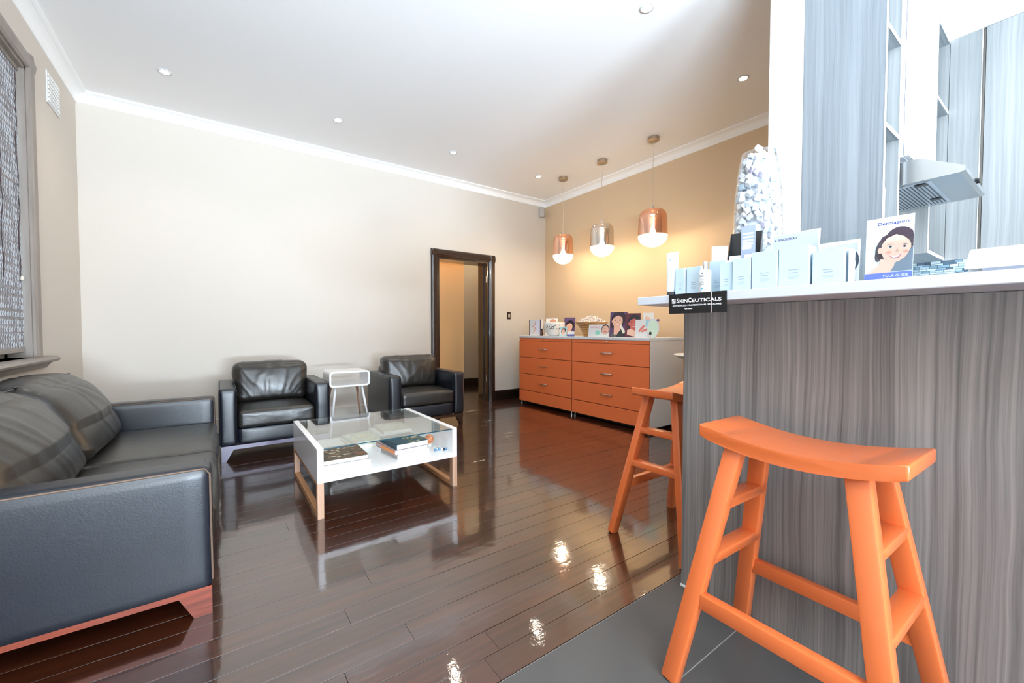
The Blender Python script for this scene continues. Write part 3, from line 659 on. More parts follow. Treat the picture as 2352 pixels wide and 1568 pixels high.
# ------------------------------------------------------------------ filing cabinets
def filing(y_a, y_b, lab, keylab):
    t = thing('filing_cabinet', lab, 'cabinet', (3.64, (y_a+y_b)/2, 0), group='orange drawer cabinets along the right wall'); hw = (y_b-y_a)/2; D_ = .60
    fin('body', box(nb(), .012, D_, -hw, hw, .045, .968, bev=.002), CABW, t)
    fin('gap_shade_sheet', bx(.006, .012, -hw+.006, hw-.006, .05, .964), mat('deep_orange_gap', '#8a4424', .6), t)  # added dark sheet, puts shade into the gaps between drawers
    fin('plinth', bx(.06, D_-.02, -hw+.02, hw-.02, .012, .045), BLACKP, t)
    fin('top_rail', bx(.0, .02, -hw+.008, hw-.008, .930, .966), CABOR, t)
    k = fin('lock', lathe(nb(), [(0, 0), (.010, 0), (.010, .006), (0, .006)], 14), CHROME, t); k.rotation_euler = (0, R(-90), 0); k.location = (.001, 0, .948)
    zs = [.926, .686, .446, .207]
    for i in range(3):
        d_ = fin('drawer', box(nb(), -.004, .018, -hw+.006, hw-.006, zs[i+1]+.006, zs[i]-.002, bev=.003, seg=2), CABOR, t)
        zc = (zs[i]+zs[i+1])/2+.01
        fin('handle', tube(nb(), [(-.004, -.085, zc), (-.022, -.078, zc+.001), (-.030, -.04, zc+.001), (-.033, 0, zc), (-.030, .04, zc+.001), (-.022, .078, zc+.001), (-.004, .085, zc)], .0065, 8), CHROME, d_, smooth=True)
    fin('kick_panel', box(nb(), -.004, .018, -hw+.006, hw-.006, .048, .203, bev=.003, seg=2), CABOR, t)
    for yy in (-hw+.03, hw-.03):
        for xx in (.03, D_-.04): fin('foot', lathe(nb(), [(0, 0), (.016, 0), (.016, .012), (.008, .016), (.008, .046), (0, .046)], 12, (xx, yy, 0)), STEEL, t)
    return t
filing(3.786, 4.90, 'orange three drawer filing cabinet on the left, next to the switch wall', '')
filing(2.63, 3.784, 'orange three drawer filing cabinet on the right, behind the bar stool', '')
tag(fin('cabinet_top', box(nb(), 3.63, 4.245, 2.625, 4.905, .9685, 1.0, bev=.003), mat('pale_grey_top', '#dfe3e8', .35)), 'long pale shared top over both orange cabinets', 'counter top')

# ------------------------------------------------------------------ printed cards and portraits
SK = C('skin_print', '#e4b6a0'); SKW = C('warm_skin_print', '#d89a84'); SKS = C('skin_shade_print', '#cf9986'); HB = C('dark_hair_print', '#3a2c38'); HK = C('black_hair_print', '#241a22')
LIP = C('lip_print', '#c06878'); EYE = C('eye_print', '#2c2a38'); TOOTH = C('teeth_print', '#fbfbfb'); PUR = C('purple_print', '#5d4672'); MAR = C('maroon_print', '#5a1e30'); GRS = C('slate_shirt_print', '#6d7888')
def face(P, cu, cv, s, hair=HB, skin=SK, shade=SKS, shirt=None, rot=0.0, side=1):
    P.ell(hair, cu+.06*s*side, cv+.14*s, .46*s, .52*s, 2, rot)
    P.ell(hair, cu-.30*s*side, cv-.12*s, .13*s, .36*s, 2, rot)
    if shirt: P.poly(shirt, [(cu-.5*s, cv-1.1*s), (cu-.25*s, cv-.72*s), (cu+.32*s, cv-.62*s), (cu+.62*s, cv-.85*s), (cu+.62*s, cv-1.1*s)], 2)
    P.poly(skin, [(cu-.20*s, cv-.85*s), (cu+.16*s, cv-.85*s), (cu+.24*s, cv-.3*s), (cu-.22*s, cv-.3*s)], 3)
    P.ell(skin, cu, cv, .32*s, .43*s, 4, rot)
    P.ell(skin, cu-.32*s, cv-.02*s, .05*s, .09*s, 3)
    P.poly(hair, [(cu-.34*s, cv+.06*s), (cu-.30*s, cv+.34*s), (cu-.02*s, cv+.50*s), (cu+.34*s, cv+.40*s), (cu+.37*s, cv+.02*s), (cu+.26*s, cv+.24*s), (cu+.02*s, cv+.36*s), (cu-.22*s, cv+.24*s)], 5)
    for d in (-.15, .15):
        P.ell(EYE, cu+d*s, cv+.06*s, .055*s, .022*s, 6); P.poly(EYE, [(cu+(d-.08)*s, cv+.13*s), (cu+d*s, cv+.165*s), (cu+(d+.08)*s, cv+.14*s), (cu+d*s, cv+.15*s)], 6)
    P.poly(shade, [(cu-.01*s, cv+.04*s), (cu+.05*s, cv-.1*s), (cu-.04*s, cv-.115*s)], 5)
    P.ell(LIP, cu+.01*s, cv-.22*s, .13*s, .06*s, 6, 0, 12, PI, 2*PI); P.ell(TOOTH, cu+.01*s, cv-.225*s, .10*s, .035*s, 7, 0, 12, PI, 2*PI)
    return P
def card(x, y, z, w, h, rz, tilt, lab, pr=None, th=.002, base=CARD, name='brochure', cat='brochure', strut=True, grp=None, shape=None):
    t = thing(name, lab, cat, (x, y, z), rz, grp)
    M = Matrix.Rotation(-R(tilt), 4, 'X')
    if shape == 'round':
        b = nb(); pts = [(w/2*math.cos(q/24*2*PI)*(1), h/2+h/2*math.sin(q/24*2*PI)) for q in range(24)]; prism(b, pts, 0, th, 'y'); bmesh.ops.transform(b, matrix=M, verts=b.verts)
    else: b = box(nb(), -w/2, w/2, 0, th, 0, h, M=M)
    o = fin('card', b, base, t)
    if pr:
        q = pr.build('printed_cover', t, clip=(-w/2, w/2, 0, h)); q.rotation_euler = (-R(tilt), 0, 0)
    if strut:
        yb = h*.75*math.sin(R(tilt)); zb = h*.75*math.cos(R(tilt)); s = nb()
        yo = yb+.04+h*.12
        vs = [(-w*.15, yb+th, zb), (w*.15, yb+th, zb), (w*.18, yo, 0), (-w*.18, yo, 0)]
        f = s.faces.new([s.verts.new(v_) for v_ in vs]); r = bmesh.ops.extrude_face_region(s, geom=[f])
        bmesh.ops.translate(s, vec=(0, .0012, 0), verts=[v_ for v_ in r['geom'] if isinstance(v_, bmesh.types.BMVert)])
        fin('strut', s, base, t)
    return t
FW = R(-90)     # facing the lounge (-X)
CZ = 1.0005; GC = 'leaflets and cards standing on the orange cabinets'
# far left of the cabinet top
t = thing('brochure_box', 'white brochure box with dark spine at the left end of the cabinet top', 'box', (3.78, 4.70, CZ), R(-72), GC)
fin('carton', bx(-.105, .105, 0, .05, 0, .235), CARD, t); P = Print(); P.rect(C('navy_print', '#2b2540'), -.105, -.088, 0, .235); P.rect(PUR, .083, .105, 0, .235)
for q in range(6): P.ell(C('coral_print', '#d9786a'), -.03+.018*(q % 3), .04+.03*q, .022, .006, 2, q)
P.rect(C('lilac_print', '#dcdcec'), .01, .07, .03, .22); P.build('printed_cover', t)
P = Print(); P.rect(C('white_print', '#efeee8'), -.09, .09, 0, .26); P.ell(SKW, .02, .21, .05, .035, 2); P.rect(C('mushroom_print', '#b7a49a'), -.09, .09, .252, .262, 2)
card(3.95, 4.55, CZ, .18, .265, R(-62), 10, 'white leaflet with a pink photo behind the openwork bowl', P, grp=GC)
P = Print(); P.rect(PUR, -.08, .08, 0, .26); face(P, .0, .13, .14, HK, SK)
card(3.98, 4.20, CZ, .16, .26, R(-62), 10, 'purple portrait card behind the white openwork bowl', P, grp=GC)
t = thing('essence_bottle', 'tiny brown glass bottle beside the openwork bowl', 'bottle', (3.74, 4.50, CZ)); fin('body', lathe(nb(), [(0, 0), (.02, 0), (.02, .05), (.012, .065), (.012, .075), (0, .075)], 16), mat('brown_glass', '#5a2f1c', .15), t, smooth=True); fin('cap', lathe(nb(), [(0, .075), (.014, .075), (.014, .10), (0, .10)], 16), BLACKP, t)
# openwork bowl
t = thing('openwork_bowl', 'white ceramic bowl pierced with leaf shaped holes on the cabinet top', 'bowl', (3.80, 4.30, CZ))
pf = [(0, 0), (.07, 0), (.10, .02), (.135, .07), (.148, .13), (.143, .165), (.146, .185), (.140, .186), (.137, .165), (.142, .13), (.128, .072), (.094, .026), (0, .012)]
fin('bowl', lathe(nb(), pf, 36), mat('white_ceramic', '#f4f3f0', .22), t, smooth=True)
b = nb(); rr = random.Random(3)
for q in range(60):
    a = rr.uniform(0, 2*PI); zz = rr.uniform(.085, .155); r_ = .1495 if zz > .1 else .146
    M = Matrix.Rotation(a, 4, 'Z') @ Matrix.Translation((r_, 0, zz)) @ Matrix.Rotation(rr.uniform(0, 3), 4, 'X') @ Matrix.Diagonal((.002, .012, .005, 1))
    bmesh.ops.create_icosphere(b, subdivisions=1, radius=1, matrix=M)
o = fin('pierced_leaves', b, mat('pierced_shadow', '#4a443e', .7), t); o['kind'] = 'stuff'
# small arched portrait stand
P = Print(); P.rect(C('sky_print', '#9fd0dd'), -.05, .05, 0, .13); P.ell(CARD, 0, .06, .045, .055, 2); face(P, .0, .07, .07, HB, SK)
card(3.70, 4.02, CZ, .10, .13, R(-60), 18, 'small tilted portrait card with pale blue border in front of the bowls', P, grp=GC)
P = Print(); P.rect(C('violet_blue_print', '#5860a8'), -.045, .045, 0, .03)
card(3.70, 3.87, CZ, .09, .075, R(-50), 30, 'small low card with violet blue foot beside the wooden bowl', P, grp=GC)
# wooden bowl with wrapped sweets
t = thing('wooden_bowl', 'turned wooden bowl with ringed grain, heaped with white sweets', 'bowl', (3.86, 3.66, CZ))
WB = mat('banded_bowl_timber', '#c08a50', .4)
nt = WB.node_tree; tcn = nt.nodes.new('ShaderNodeTexCoord'); wv = nt.nodes.new('ShaderNodeTexWave'); wv.bands_direction = 'Z'; wv.inputs['Scale'].default_value = 14; wv.inputs['Distortion'].default_value = 2
nt.links.new(tcn.outputs['Object'], wv.inputs['Vector']); rp = nt.nodes.new('ShaderNodeValToRGB'); rp.color_ramp.elements[0].color = (*s2l('#8a5a30'), 1); rp.color_ramp.elements[1].color = (*s2l('#d9a566'), 1); nt.links.new(wv.outputs['Fac'], rp.inputs[0]); nt.links.new(rp.outputs[0], nt.nodes['Principled BSDF'].inputs['Base Color'])
fin('bowl', lathe(nb(), [(0, 0), (.10, 0), (.105, .02), (.135, .09), (.18, .15), (.20, .165), (.203, .178), (.193, .178), (.17, .15), (.12, .08), (0, .06)], 40), WB, t, angle=50)
def candy_mesh():
    b = nb(); bmesh.ops.create_icosphere(b, subdivisions=1, radius=.016)
    for s in (-1, 1):
        vs = [b.verts.new((s*.014, 0, 0))] + [b.verts.new((s*.032, .012*math.cos(q*PI/3), .012*math.sin(q*PI/3))) for q in range(6)]
        for q in range(1, 6): b.faces.new((vs[0], vs[q], vs[q+1]))
    me = bpy.data.meshes.new('wrapped_sweet'); b.to_mesh(me); b.free(); me.materials.append(mat('sweet_wrapper', '#f1ece8', .3)); return me
cm = candy_mesh(); rr = random.Random(5); k = 0
placed = []
for ring, (rad, n_, zz) in enumerate(((.155, 15, .183), (.12, 12, .198), (.10, 10, .215), (.07, 7, .228), (.05, 5, .243), (.0, 1, .257), (.165, 16, .17))):
    for q in range(n_):
        a = 2*PI*q/n_+ring*.3; o = bpy.data.objects.new('wrapped_sweet', cm); COL.objects.link(o)
        o.location = (3.86+rad*math.cos(a), 3.66+rad*math.sin(a), CZ+zz+rr.uniform(-.004, .004)); o.rotation_euler = (rr.uniform(-.5, .5), rr.uniform(-.5, .5), rr.uniform(0, 6))
        wh = ('around the rim', 'in the lower layer', 'in the middle layer', 'in the upper layer', 'near the peak', 'at the very peak', 'around the rim')[ring]
        tag(o, 'white wrapped sweet %s of the heap in the wooden bowl' % wh, 'sweet', 'white wrapped sweets %s of the heaped wooden bowl' % wh)
# right half
P = Print(); P.rect(CARD, -.13, .13, 0, .15); P.text(C('rose_print', '#d98090'), 'FACIALS', -.115, .105, .03, 2, width=.13); P.ell(C('mint_print', '#8fd0c0'), -.01, .05, .03, .03, 2); P.ell(HB, .085, .09, .05, .06, 2); P.ell(SK, .085, .083, .042, .052, 3); P.ell(LIP, .085, .062, .018, .008, 4); P.ell(EYE, .07, .095, .007, .004, 4); P.ell(EYE, .1, .095, .007, .004, 4)
card(3.68, 3.385, CZ, .26, .15, R(-72), 12, 'wide white card with rose lettering and a round face photo', P, grp=GC)
P = Print(); P.rect(PUR, -.105, .105, 0, .30); face(P, -.01, .19, .19, HB, SK, shirt=C('grey_shirt_print', '#5f6468')); P.poly(C('shirt_shadow_print', '#33363a'), [(-.02, 0), (.105, 0), (.105, .07), (.05, .1), (.0, .05)], 8); P.poly(C('white_print', '#efeee8'), [(.06, .04), (.1, .05), (.03, .15), (.02, .13)], 9)
card(3.86, 3.24, CZ, .205, .30, R(-66), 10, 'largest purple portrait card, dark haired woman, behind the wide white card', P, grp=GC)
P = Print(); P.rect(MAR, -.085, .085, 0, .28); face(P, .01, .16, .16, HK, C('red_skin_print', '#c05a50')); P.poly(C('hand_print', '#e8c0ae'), [(-.06, .03), (.04, .0), (.05, .06), (-.02, .1), (-.06, .08)], 8)
card(3.80, 2.98, CZ, .17, .28, R(-58), 14, 'dark red portrait card with a hand before the face', P, grp=GC)
P = Print(); P.rect(CARD, -.06, .06, 0, .28); P.ell(C('blush_print', '#e0b8aa'), 0, .2, .03, .05, 2, .5)
card(3.88, 2.83, CZ, .12, .29, R(-55), 18, 'tall white leaflet behind the flower leaflet', P, grp=GC)
P = Print(); P.rect(CARD, -.08, .08, 0, .2); P.ell(C('coral_print', '#d9786a'), -.01, .1, .05, .014, 2, .9); P.ell(C('coral_print', '#d9786a'), .02, .08, .04, .012, 3, .5); P.rect(C('sky_print', '#9fd0dd'), .03, .08, .12, .2, 2)
card(3.74, 2.80, CZ, .155, .20, R(-58), 14, 'white leaflet with red flower strokes near the right end', P, grp=GC)
P = Print(); P.ell(C('mint_print2', '#d6ecd6'), 0, .1, .05, .09); P.ell(HB, -.025, .045, .014, .02, 2); P.ell(PUR, .05, .19, .02, .012, 2)
card(3.76, 2.685, CZ, .125, .21, R(-62), 12, 'pale green oval leaflet at the right end of the cabinet top', P, shape='round', grp=GC)

# ------------------------------------------------------------------ bar
bar = thing('breakfast_bar', 'bar front panelled in grey wood laminate under the white slab', 'bar counter', (1.576, .975, 0))
fin('front_panel', box(nb(), 0, .04, -2.4, 0, .012, 1.1755, bev=.001), LAM, bar)
fin('end_panel', bx(.04, .58, -.036, -.001, .012, 1.1755), LAM, bar)
fin('back_panel', bx(.54, .58, -2.4, -.036, .012, 1.1755), LAM, bar)
fin('floor_strip', bx(-.003, .0, -.075, 0, .002, .012), mat('white_sealant', '#e0e0e0', .5), bar)
tag(fin('bar_slab', box(nb(), 1.33, 2.18, -1.45, 1.02, 1.1765, 1.206, bev=.002), STONE), 'white stone slab topping the bar', 'counter top')
SZ = 1.2065
# sign taped to the slab edge
t = thing('acrylic_sign', 'black brand sign with white lettering hung on the white slab edge', 'sign', (1.3285, .776, 1.138), FW)
fin('plate', bx(-.103, .103, -.003, 0, 0, .0695), mat('gloss_black_acrylic', '#0e0d10', .08), t)
WP = C('white_sign_print', '#f2f2f4'); P = Print()
y_ = .0385; P.rect(WP, -.091, -.077, y_-.002, y_+.014); bk = mat('gloss_black_acrylic', '#0e0d10', .08)
P.poly(bk, [(-.091, y_+.002), (-.091, y_+.0045), (-.079, y_+.014), (-.077, y_+.0125)], 2); P.poly(bk, [(-.091, y_-.002), (-.0895, y_-.002), (-.077, y_+.007), (-.077, y_+.009)], 2)
P.text(WP, 'S', -.073, y_, .021, 1, width=.010); P.text(WP, 'KIN', -.061, y_, .0155, 1, width=.030); P.text(WP, 'C', -.029, y_, .021, 1, width=.012); P.text(WP, 'EUTICALS', -.015, y_, .0155, 1, width=.102)
P.text(WP, 'ADVANCED PROFESSIONAL SKINCARE', -.089, .026, .0068, 1, width=.176); P.text(WP, 'www', -.042, .014, .008, 1, width=.030)
q = P.build('lettering', t); q.location = (0, -.0031, 0)
fin('tape', bx(.052, .0545, -.0036, -.003, .0, .0695), mat('clear_tape', '#b8a8a6', .3), t)

def carton(px_y0, px_y1, h, d, x, lab, side=TEAL, pill=False, grp='pale blue product cartons along the slab edge', base=PALEB):
    yc = (px_y0+px_y1)/2; w = abs(px_y0-px_y1)-.001
    t = thing('product_carton', lab, 'box', (x, yc, SZ), FW, grp)
    fin('carton', box(nb(), -w/2, w/2, 0, d, 0, h, bev=.0006), base, t)
    P = Print()
    for q, (ww, vv) in enumerate(((.34, .42), (.30, .35), (.38, .27), (.36, .24), (.30, .21))): P.rect(GREYT, -w*ww/2, w*ww/2, h*vv, h*vv+(.0022 if q < 2 else .0010))
    if pill: P.ell(TEAL, w*.28, h*.72, w*.19, .0042, 1); P.rect(CARD, w*.18, w*.38, h*.72-.001, h*.72+.001, 2)
    P.build('printed_text', t)
    o = fin('side_print', bx(-w/2-.0006, -w/2-.0001, .001, d-.001, .002, h-.002), side, t); fin('side_print', bx(w/2+.0001, w/2+.0006, .001, d-.001, .002, h-.002), CARD, t)
    return t
carton(.885, .848, .098, .035, 1.372, 'first narrow pale blue carton, next to the white tube')
carton(.842, .789, .098, .04, 1.375, 'pale blue carton behind the small white bottle')
carton(.800, .742, .120, .05, 1.45, 'taller pale carton behind the small white bottle')
carton(.727, .684, .100, .045, 1.385, 'narrow pale blue carton right of the small white bottle')
carton(.680, .624, .105, .05, 1.375, 'pale blue carton with a blue pill shaped tag')
carton(.621, .547, .117, .05, 1.376, 'tall pale blue carton fourth from the portrait stand')
carton(.545, .466, .118, .055, 1.378, 'largest pale blue carton with white side, in the middle of the slab')
carton(.459, .384, .097, .045, 1.380, 'pale blue carton nearest the portrait stand')
carton(.378, .371, .093, .03, 1.384, 'thin white carton edge beside the nearest pale blue carton', base=CARD)
# tube standing on its cap
t = thing('cream_tube', 'white squeeze tube standing on a dark cap at the left end of the slab', 'tube', (1.395, .912, SZ), FW)
fin('cap', lathe(nb(), [(0, 0), (.0185, 0), (.0185, .017), (0, .017)], 20), mat('dark_cap', '#3a3a3c', .35), t)
b = nb(); rows = []
for q in range(9):
    k = q/8; a_ = .020+.006*k; c_ = .019*(1-k)+.0015; rows.append([b.verts.new((a_*math.cos(2*PI*i/24), c_*math.sin(2*PI*i/24), .017+.148*k)) for i in range(24)])
for r0, r1 in zip(rows, rows[1:]):
    for i in range(24): b.faces.new((r0[i], r0[(i+1) % 24], r1[(i+1) % 24], r1[i]))
b.faces.new(rows[0]); b.faces.new(rows[-1][::-1]); fin('tube_body', b, mat('white_tube_plastic', '#eef0f2', .35), t, smooth=True)
P = Print(); P.ell(TEAL, 0, .135, .002, .002); P.rect(GREYT, -.006, .006, .044, .047)
for q in range(5): P.rect(C('faint_print', '#cfd6dc'), -.008, .008, .06+.012*q, .063+.012*q)
q = P.build('printed_text', t); q.location = (0, -.0155, 0)
# small bottle
t = thing('serum_bottle', 'small white serum bottle with steel cap and grey lettering in front of the cartons', 'bottle', (1.352, .760, SZ), FW)
fin('bottle_body', lathe(nb(), [(0, 0), (.0175, 0), (.019, .002), (.019, .072), (.016, .077), (.009, .079), (0, .079)], 24), mat('white_label', '#e6e5e6', .35), t, smooth=True)
fin('cap', lathe(nb(), [(0, .079), (.0085, .079), (.0085, .104), (.006, .107), (0, .107)], 16), CHROME, t, angle=40)
P = Print(); P.ell(C('dark_print', '#333c48'), 0, .066, .0025, .0025)
for q, (vv, ww) in enumerate(((.057, .008), (.053, .009), (.048, .005), (.043, .007), (.038, .004), (.032, .008), (.026, .008))): P.rect(C('dark_print2', '#6a727c'), -ww, ww, vv, vv+.0016)
P.rect(TEAL, -.003, .003, .012, .017); q = P.build('printed_label', t); q.location = (0, -.0186, 0)

# black leaflet holder, white panel
t = thing('leaflet_holder', 'black angled leaflet holder behind the cartons, open side to the left', 'leaflet holder', (1.56, .735, SZ), R(-72))
prismpts = [(0, 0), (0, .155), (.07, .24), (.085, .24), (.085, 0)]
for xx in (-.052, .050):
    fin('side_panel', prism(nb(), [(.0, 0), (.0, .13), (.085, .245), (.088, .245), (.088, 0)], xx, xx+.003, 'x'), BLACKP, t)
fin('back_panel', bx(-.05, .05, .085, .088, 0, .245), BLACKP, t); fin('front_panel', bx(-.05, .05, 0, .003, 0, .12), BLACKP, t)
fin('leaflets', bx(-.047, .047, .02, .06, .002, .150), PAPER, t)
t = thing('information_leaflet', 'upright blue grey leaflet with white squares beside the black holder', 'leaflet', (1.50, .690, SZ), R(-80))
fin('card', box(nb(), -.022, .022, 0, .003, 0, .235), mat('steel_blue_card', '#8b93ab', .4), t)
P = Print()
for q in range(4): P.rect(C('ice_print', '#cfe6f2'), -.018, .016, .205-.012*q, .211-.012*q)
P.rect(CARD, -.018, .010, .155, .178); P.rect(CARD, -.012, .018, .112, .136); P.build('printed_cover', t)
t = thing('white_leaflet', 'plain white leaflet standing edge-on left of the black holder', 'leaflet', (1.52, .800, SZ), R(-50))
fin('card', bx(-.026, .026, 0, .004, 0, .185), CARD, t); fin('strut', prism(nb(), [(.004, 0), (.004, .14), (.05, 0)], -.002, .002, 'x'), CARD, t)
# big grey card A
P = Print(); P.rect(C('lavender_grey_print', '#aeb4cc'), -.064, .062, .004, .187); P.text(C('dark_print', '#333c48'), 'SKINCEUTICALS', -.050, .168, .010, 2, width=.055); P.rect(C('dark_print', '#333c48'), -.060, -.055, .169, .174, 2); P.ell(C('hair_arc_print', '#3d4450'), .03, .10, .022, .03, 2); P.ell(C('grey_face_print', '#d3d4da'), .03, .09, .019, .028, 3)
card(1.50, .553, SZ, .135, .19, FW, 6, 'large lavender grey display card behind the middle cartons', P, name='display_card', cat='display card')
# framed card B in clear stand
P = Print(); P.rect(C('lavender_grey_print', '#aeb4cc'), -.042, .042, .006, .118); P.rect(CARD, -.042, .042, .0, .01); P.text(C('dark_print', '#333c48'), 'SKINCEUTICALS', -.034, .105, .006, 2, width=.038); P.rect(C('dark_print', '#333c48'), -.039, -.036, .1055, .1085, 2)
P.ell(C('hair_arc_print', '#3d4450'), .026, .068, .021, .033, 2); P.ell(C('grey_face_print', '#d3d4da'), .022, .058, .018, .027, 3); P.poly(C('grey_face_print', '#d3d4da'), [(0, .012), (.042, .012), (.042, .04), (.02, .045)], 3); P.ell(GREYT, .014, .066, .004, .002, 4); P.ell(GREYT, .028, .066, .004, .002, 4); P.rect(C('dark_print', '#333c48'), .026, .040, .008, .010, 4)
card(1.442, .418, SZ, .096, .128, FW, 5, 'smaller white framed display card with grey portrait behind the last cartons', P, name='display_card', cat='display card')
t = thing('acrylic_stand', 'clear empty acrylic stand behind the framed display card', 'card stand', (1.50, .430, SZ), FW)
fin('clear_sheet', bx(-.057, .057, 0, .003, 0, .153), ACRYL, t); fin('clear_foot', bx(-.057, .057, 0, .05, 0, .003), ACRYL, t)
# portrait stand
P = Print(); w = .094; h = .17
P.rect(CARD, -w/2, w/2, 0, h)
P.text(C('deep_blue_print', '#24388c'), 'Derma', -.024, .150, .0125, 2, width=.037); P.text(C('blue_grey_print', '#58649a'), 'pen', .0145, .150, .0125, 2, width=.023)
P.poly(GRS, [(-.002, .026), (w/2, .026), (w/2, .085), (.034, .075), (.012, .045)], 2)
P.ell(HB, .021, .105, .030, .036, 3); P.ell(HB, -.010, .088, .016, .030, 3, -.2); P.poly(HB, [(.045, .12), (w/2, .11), (w/2, .085), (.044, .085)], 3)
P.poly(SK, [(-w/2+.004, .024), (-.030, .036), (-.018, .046), (-.016, .060), (.014, .058), (.012, .040), (.004, .024)], 4); P.ell(SK, -.017, .083, .005, .008, 4)
P.poly(SK, [(-.014, .098), (-.004, .114), (.014, .122), (.030, .114), (.043, .098), (.043, .083), (.034, .062), (.020, .050), (.008, .051), (-.008, .060), (-.015, .078)], 5)
P.poly(HB, [(-.016, .092), (-.012, .108), (-.001, .118), (.014, .123), (.004, .128), (-.014, .118), (-.021, .100)], 6)
P.poly(HB, [(.014, .123), (.028, .116), (.040, .102), (.0445, .088), (w/2, .100), (.044, .126), (.026, .136)], 6)
P.ell(C('cheek_print', '#d8937e'), .000, .076, .006, .004, 6); P.ell(C('cheek_print', '#d8937e'), .033, .075, .005, .004, 6); P.ell(CARD, .004, .0903, .0060, .0026, 6, -.05); P.ell(CARD, .031, .0878, .0058, .0026, 6, -.1); P.ell(EYE, .004, .0905, .0026, .0026, 7); P.ell(EYE, .031, .088, .0026, .0026, 7); P.poly(EYE, [(-.002, .0905), (.004, .0938), (.010, .0905), (.004, .0925)], 8); P.poly(EYE, [(.025, .088), (.031, .0912), (.037, .0875), (.031, .0900)], 8); P.ell(HB, -.019, .074, .008, .020, 3, -.15)

P.poly(EYE, [(-.004, .0955), (.004, .0985), (.012, .0955), (.004, .0970)], 7); P.poly(EYE, [(.024, .093), (.032, .0955), (.040, .092), (.032, .094)], 7)
P.poly(SKS, [(.017, .086), (.021, .076), (.013, .0755)], 6)
P.poly(LIP, [(.000, .069), (.012, .066), (.026, .068), (.020, .0595), (.010, .0595)], 7); P.poly(TOOTH, [(.003, .068), (.012, .0655), (.023, .067), (.018, .0620), (.010, .0620)], 8)
P.rect(C('periwinkle_print', '#5c6cc8'), -w/2, w/2, 0, .024, 5); P.text(CARD, 'YOUR GUIDE', -.010, .0115, .010, 6, width=.050); P.text(CARD, 'TO MICRONEEDLING THERAPY', -.022, .003, .005, 6, width=.063)
t = card(1.425, .306, SZ, w, h, FW, 4, 'tall white guide booklet with smiling dark haired woman in a clear stand', P, name='guide_booklet', cat='brochure')
fin('clear_sheet', box(nb(), -w/2-.003, w/2+.003, -.006, -.004, 0, h*.62, M=Matrix.Rotation(-R(4), 4, 'X')), ACRYL, t)
# white document tray at the right edge of the picture
t = thing('document_tray', 'white plastic tray with slanted cover at the right end of the slab', 'tray', (1.50, .09, SZ), FW)
fin('base', prism(nb(), [(0, 0), (0, .008), (.05, .045), (.20, .045), (.20, 0)], -.085, .12, 'x'), mat('light_grey_plastic', '#cfd2d2', .3), t)
b = nb(); prism(b, [(-.012, .026), (-.008, .022), (.075, .072), (.19, .074), (.19, .080), (.072, .079)], -.088, .12, 'x'); fin('slanted_cover', b, mat('white_plastic', '#f4f5f6', .25), t)
fin('recess', prism(nb(), [(.004, .012), (.05, .044), (.06, .056), (.0, .024)], -.06, .118, 'x'), mat('grey_plastic_two', '#a3a6b2', .4), t)

# vase of bottle caps / marshmallow cubes
VX, VY = 1.76, .775
t = thing('glass_vase', 'tall clear glass vase filled with white wrapped cubes at the wall end', 'vase', (VX, VY, SZ))
vp = [(0, 0), (.075, 0), (.082, .02), (.086, .12), (.0865, .25), (.082, .40), (.072, .50), (.060, .575)]
fin('glass_wall', lathe(nb(), vp + [(a-.003, z) for a, z in vp[::-1] if a > .01] + [(0, .006)], 40), VASEGL, t, smooth=True)
def vr(z):
    for (a, za), (b_, zb) in zip(vp[1:], vp[2:]):
        if za <= z <= zb: return a+(b_-a)*(z-za)/(zb-za)
    return .055
cubes = []
for mname, colr in (('cube_white', '#dcdce0'), ('cube_ivory', '#d6d0d0'), ('cube_pale_blue', '#b4c4d2'), ('cube_lilac', '#b4a8c0')):
    b = nb(); box(b, -.0115, .0115, -.0115, .0115, -.009, .009, bev=.002); me = bpy.data.meshes.new('wrapped_cube'); b.to_mesh(me); b.free(); me.materials.append(mat(mname, colr, .35)); cubes.append(me)
b = nb(); lathe(b, [(0, 0), (.011, 0), (.011, .014), (.0085, .014), (.0085, .003), (0, .003)], 10); me = bpy.data.meshes.new('wrapped_cube'); b.to_mesh(me); b.free(); me.materials.append(mat('cap_grey', '#c9ced8', .3)); cubes.append(me)
rr = random.Random(11); pts = []; tries = 0
while len(pts) < 298 and tries < 40000:
    tries += 1; z = rr.uniform(.02, .572); R_ = vr(z)-.0165; a = rr.uniform(0, 2*PI)
    p = Vector((R_*math.cos(a), R_*math.sin(a), z)) if z < .55 else Vector((R_*rr.random()*math.cos(a), R_*math.sin(a)*rr.random(), z))
    if all((p-q).length > .0188 for q in pts[-400:]): pts.append(p)
pts.append(Vector((.0, .0, .595))); 
for p in pts:
    o = bpy.data.objects.new('wrapped_cube', cubes[rr.choices(range(5), (8, 5, 2, 1, 2))[0]]); COL.objects.link(o); o.location = (VX+p.x, VY+p.y, SZ+p.z); o.rotation_euler = (rr.uniform(0, 6), rr.uniform(0, 6), rr.uniform(0, 6))
    kd = {'cube_white': 'white wrapped cube', 'cube_ivory': 'ivory wrapped cube', 'cube_pale_blue': 'pale blue wrapped cube', 'cube_lilac': 'lilac tinted wrapped cube', 'cap_grey': 'grey hollow round cap'}[o.data.materials[0].name]
    lv = 'lower third' if p.z < .2 else ('middle' if p.z < .39 else 'top third')
    tag(o, '%s packed in the %s of the tall glass vase' % (kd, lv), 'sweet', '%ss in the %s of the glass vase' % (kd, lv))
b = lathe(nb(), [(0, .012), (.05, .012), (.056, .12), (.057, .25), (.052, .4), (.042, .5), (.034, .565), (0, .57)], 24)
for v_ in b.verts: v_.co += Vector((1, 1, 0))*.006*noise.noise(v_.co*60)
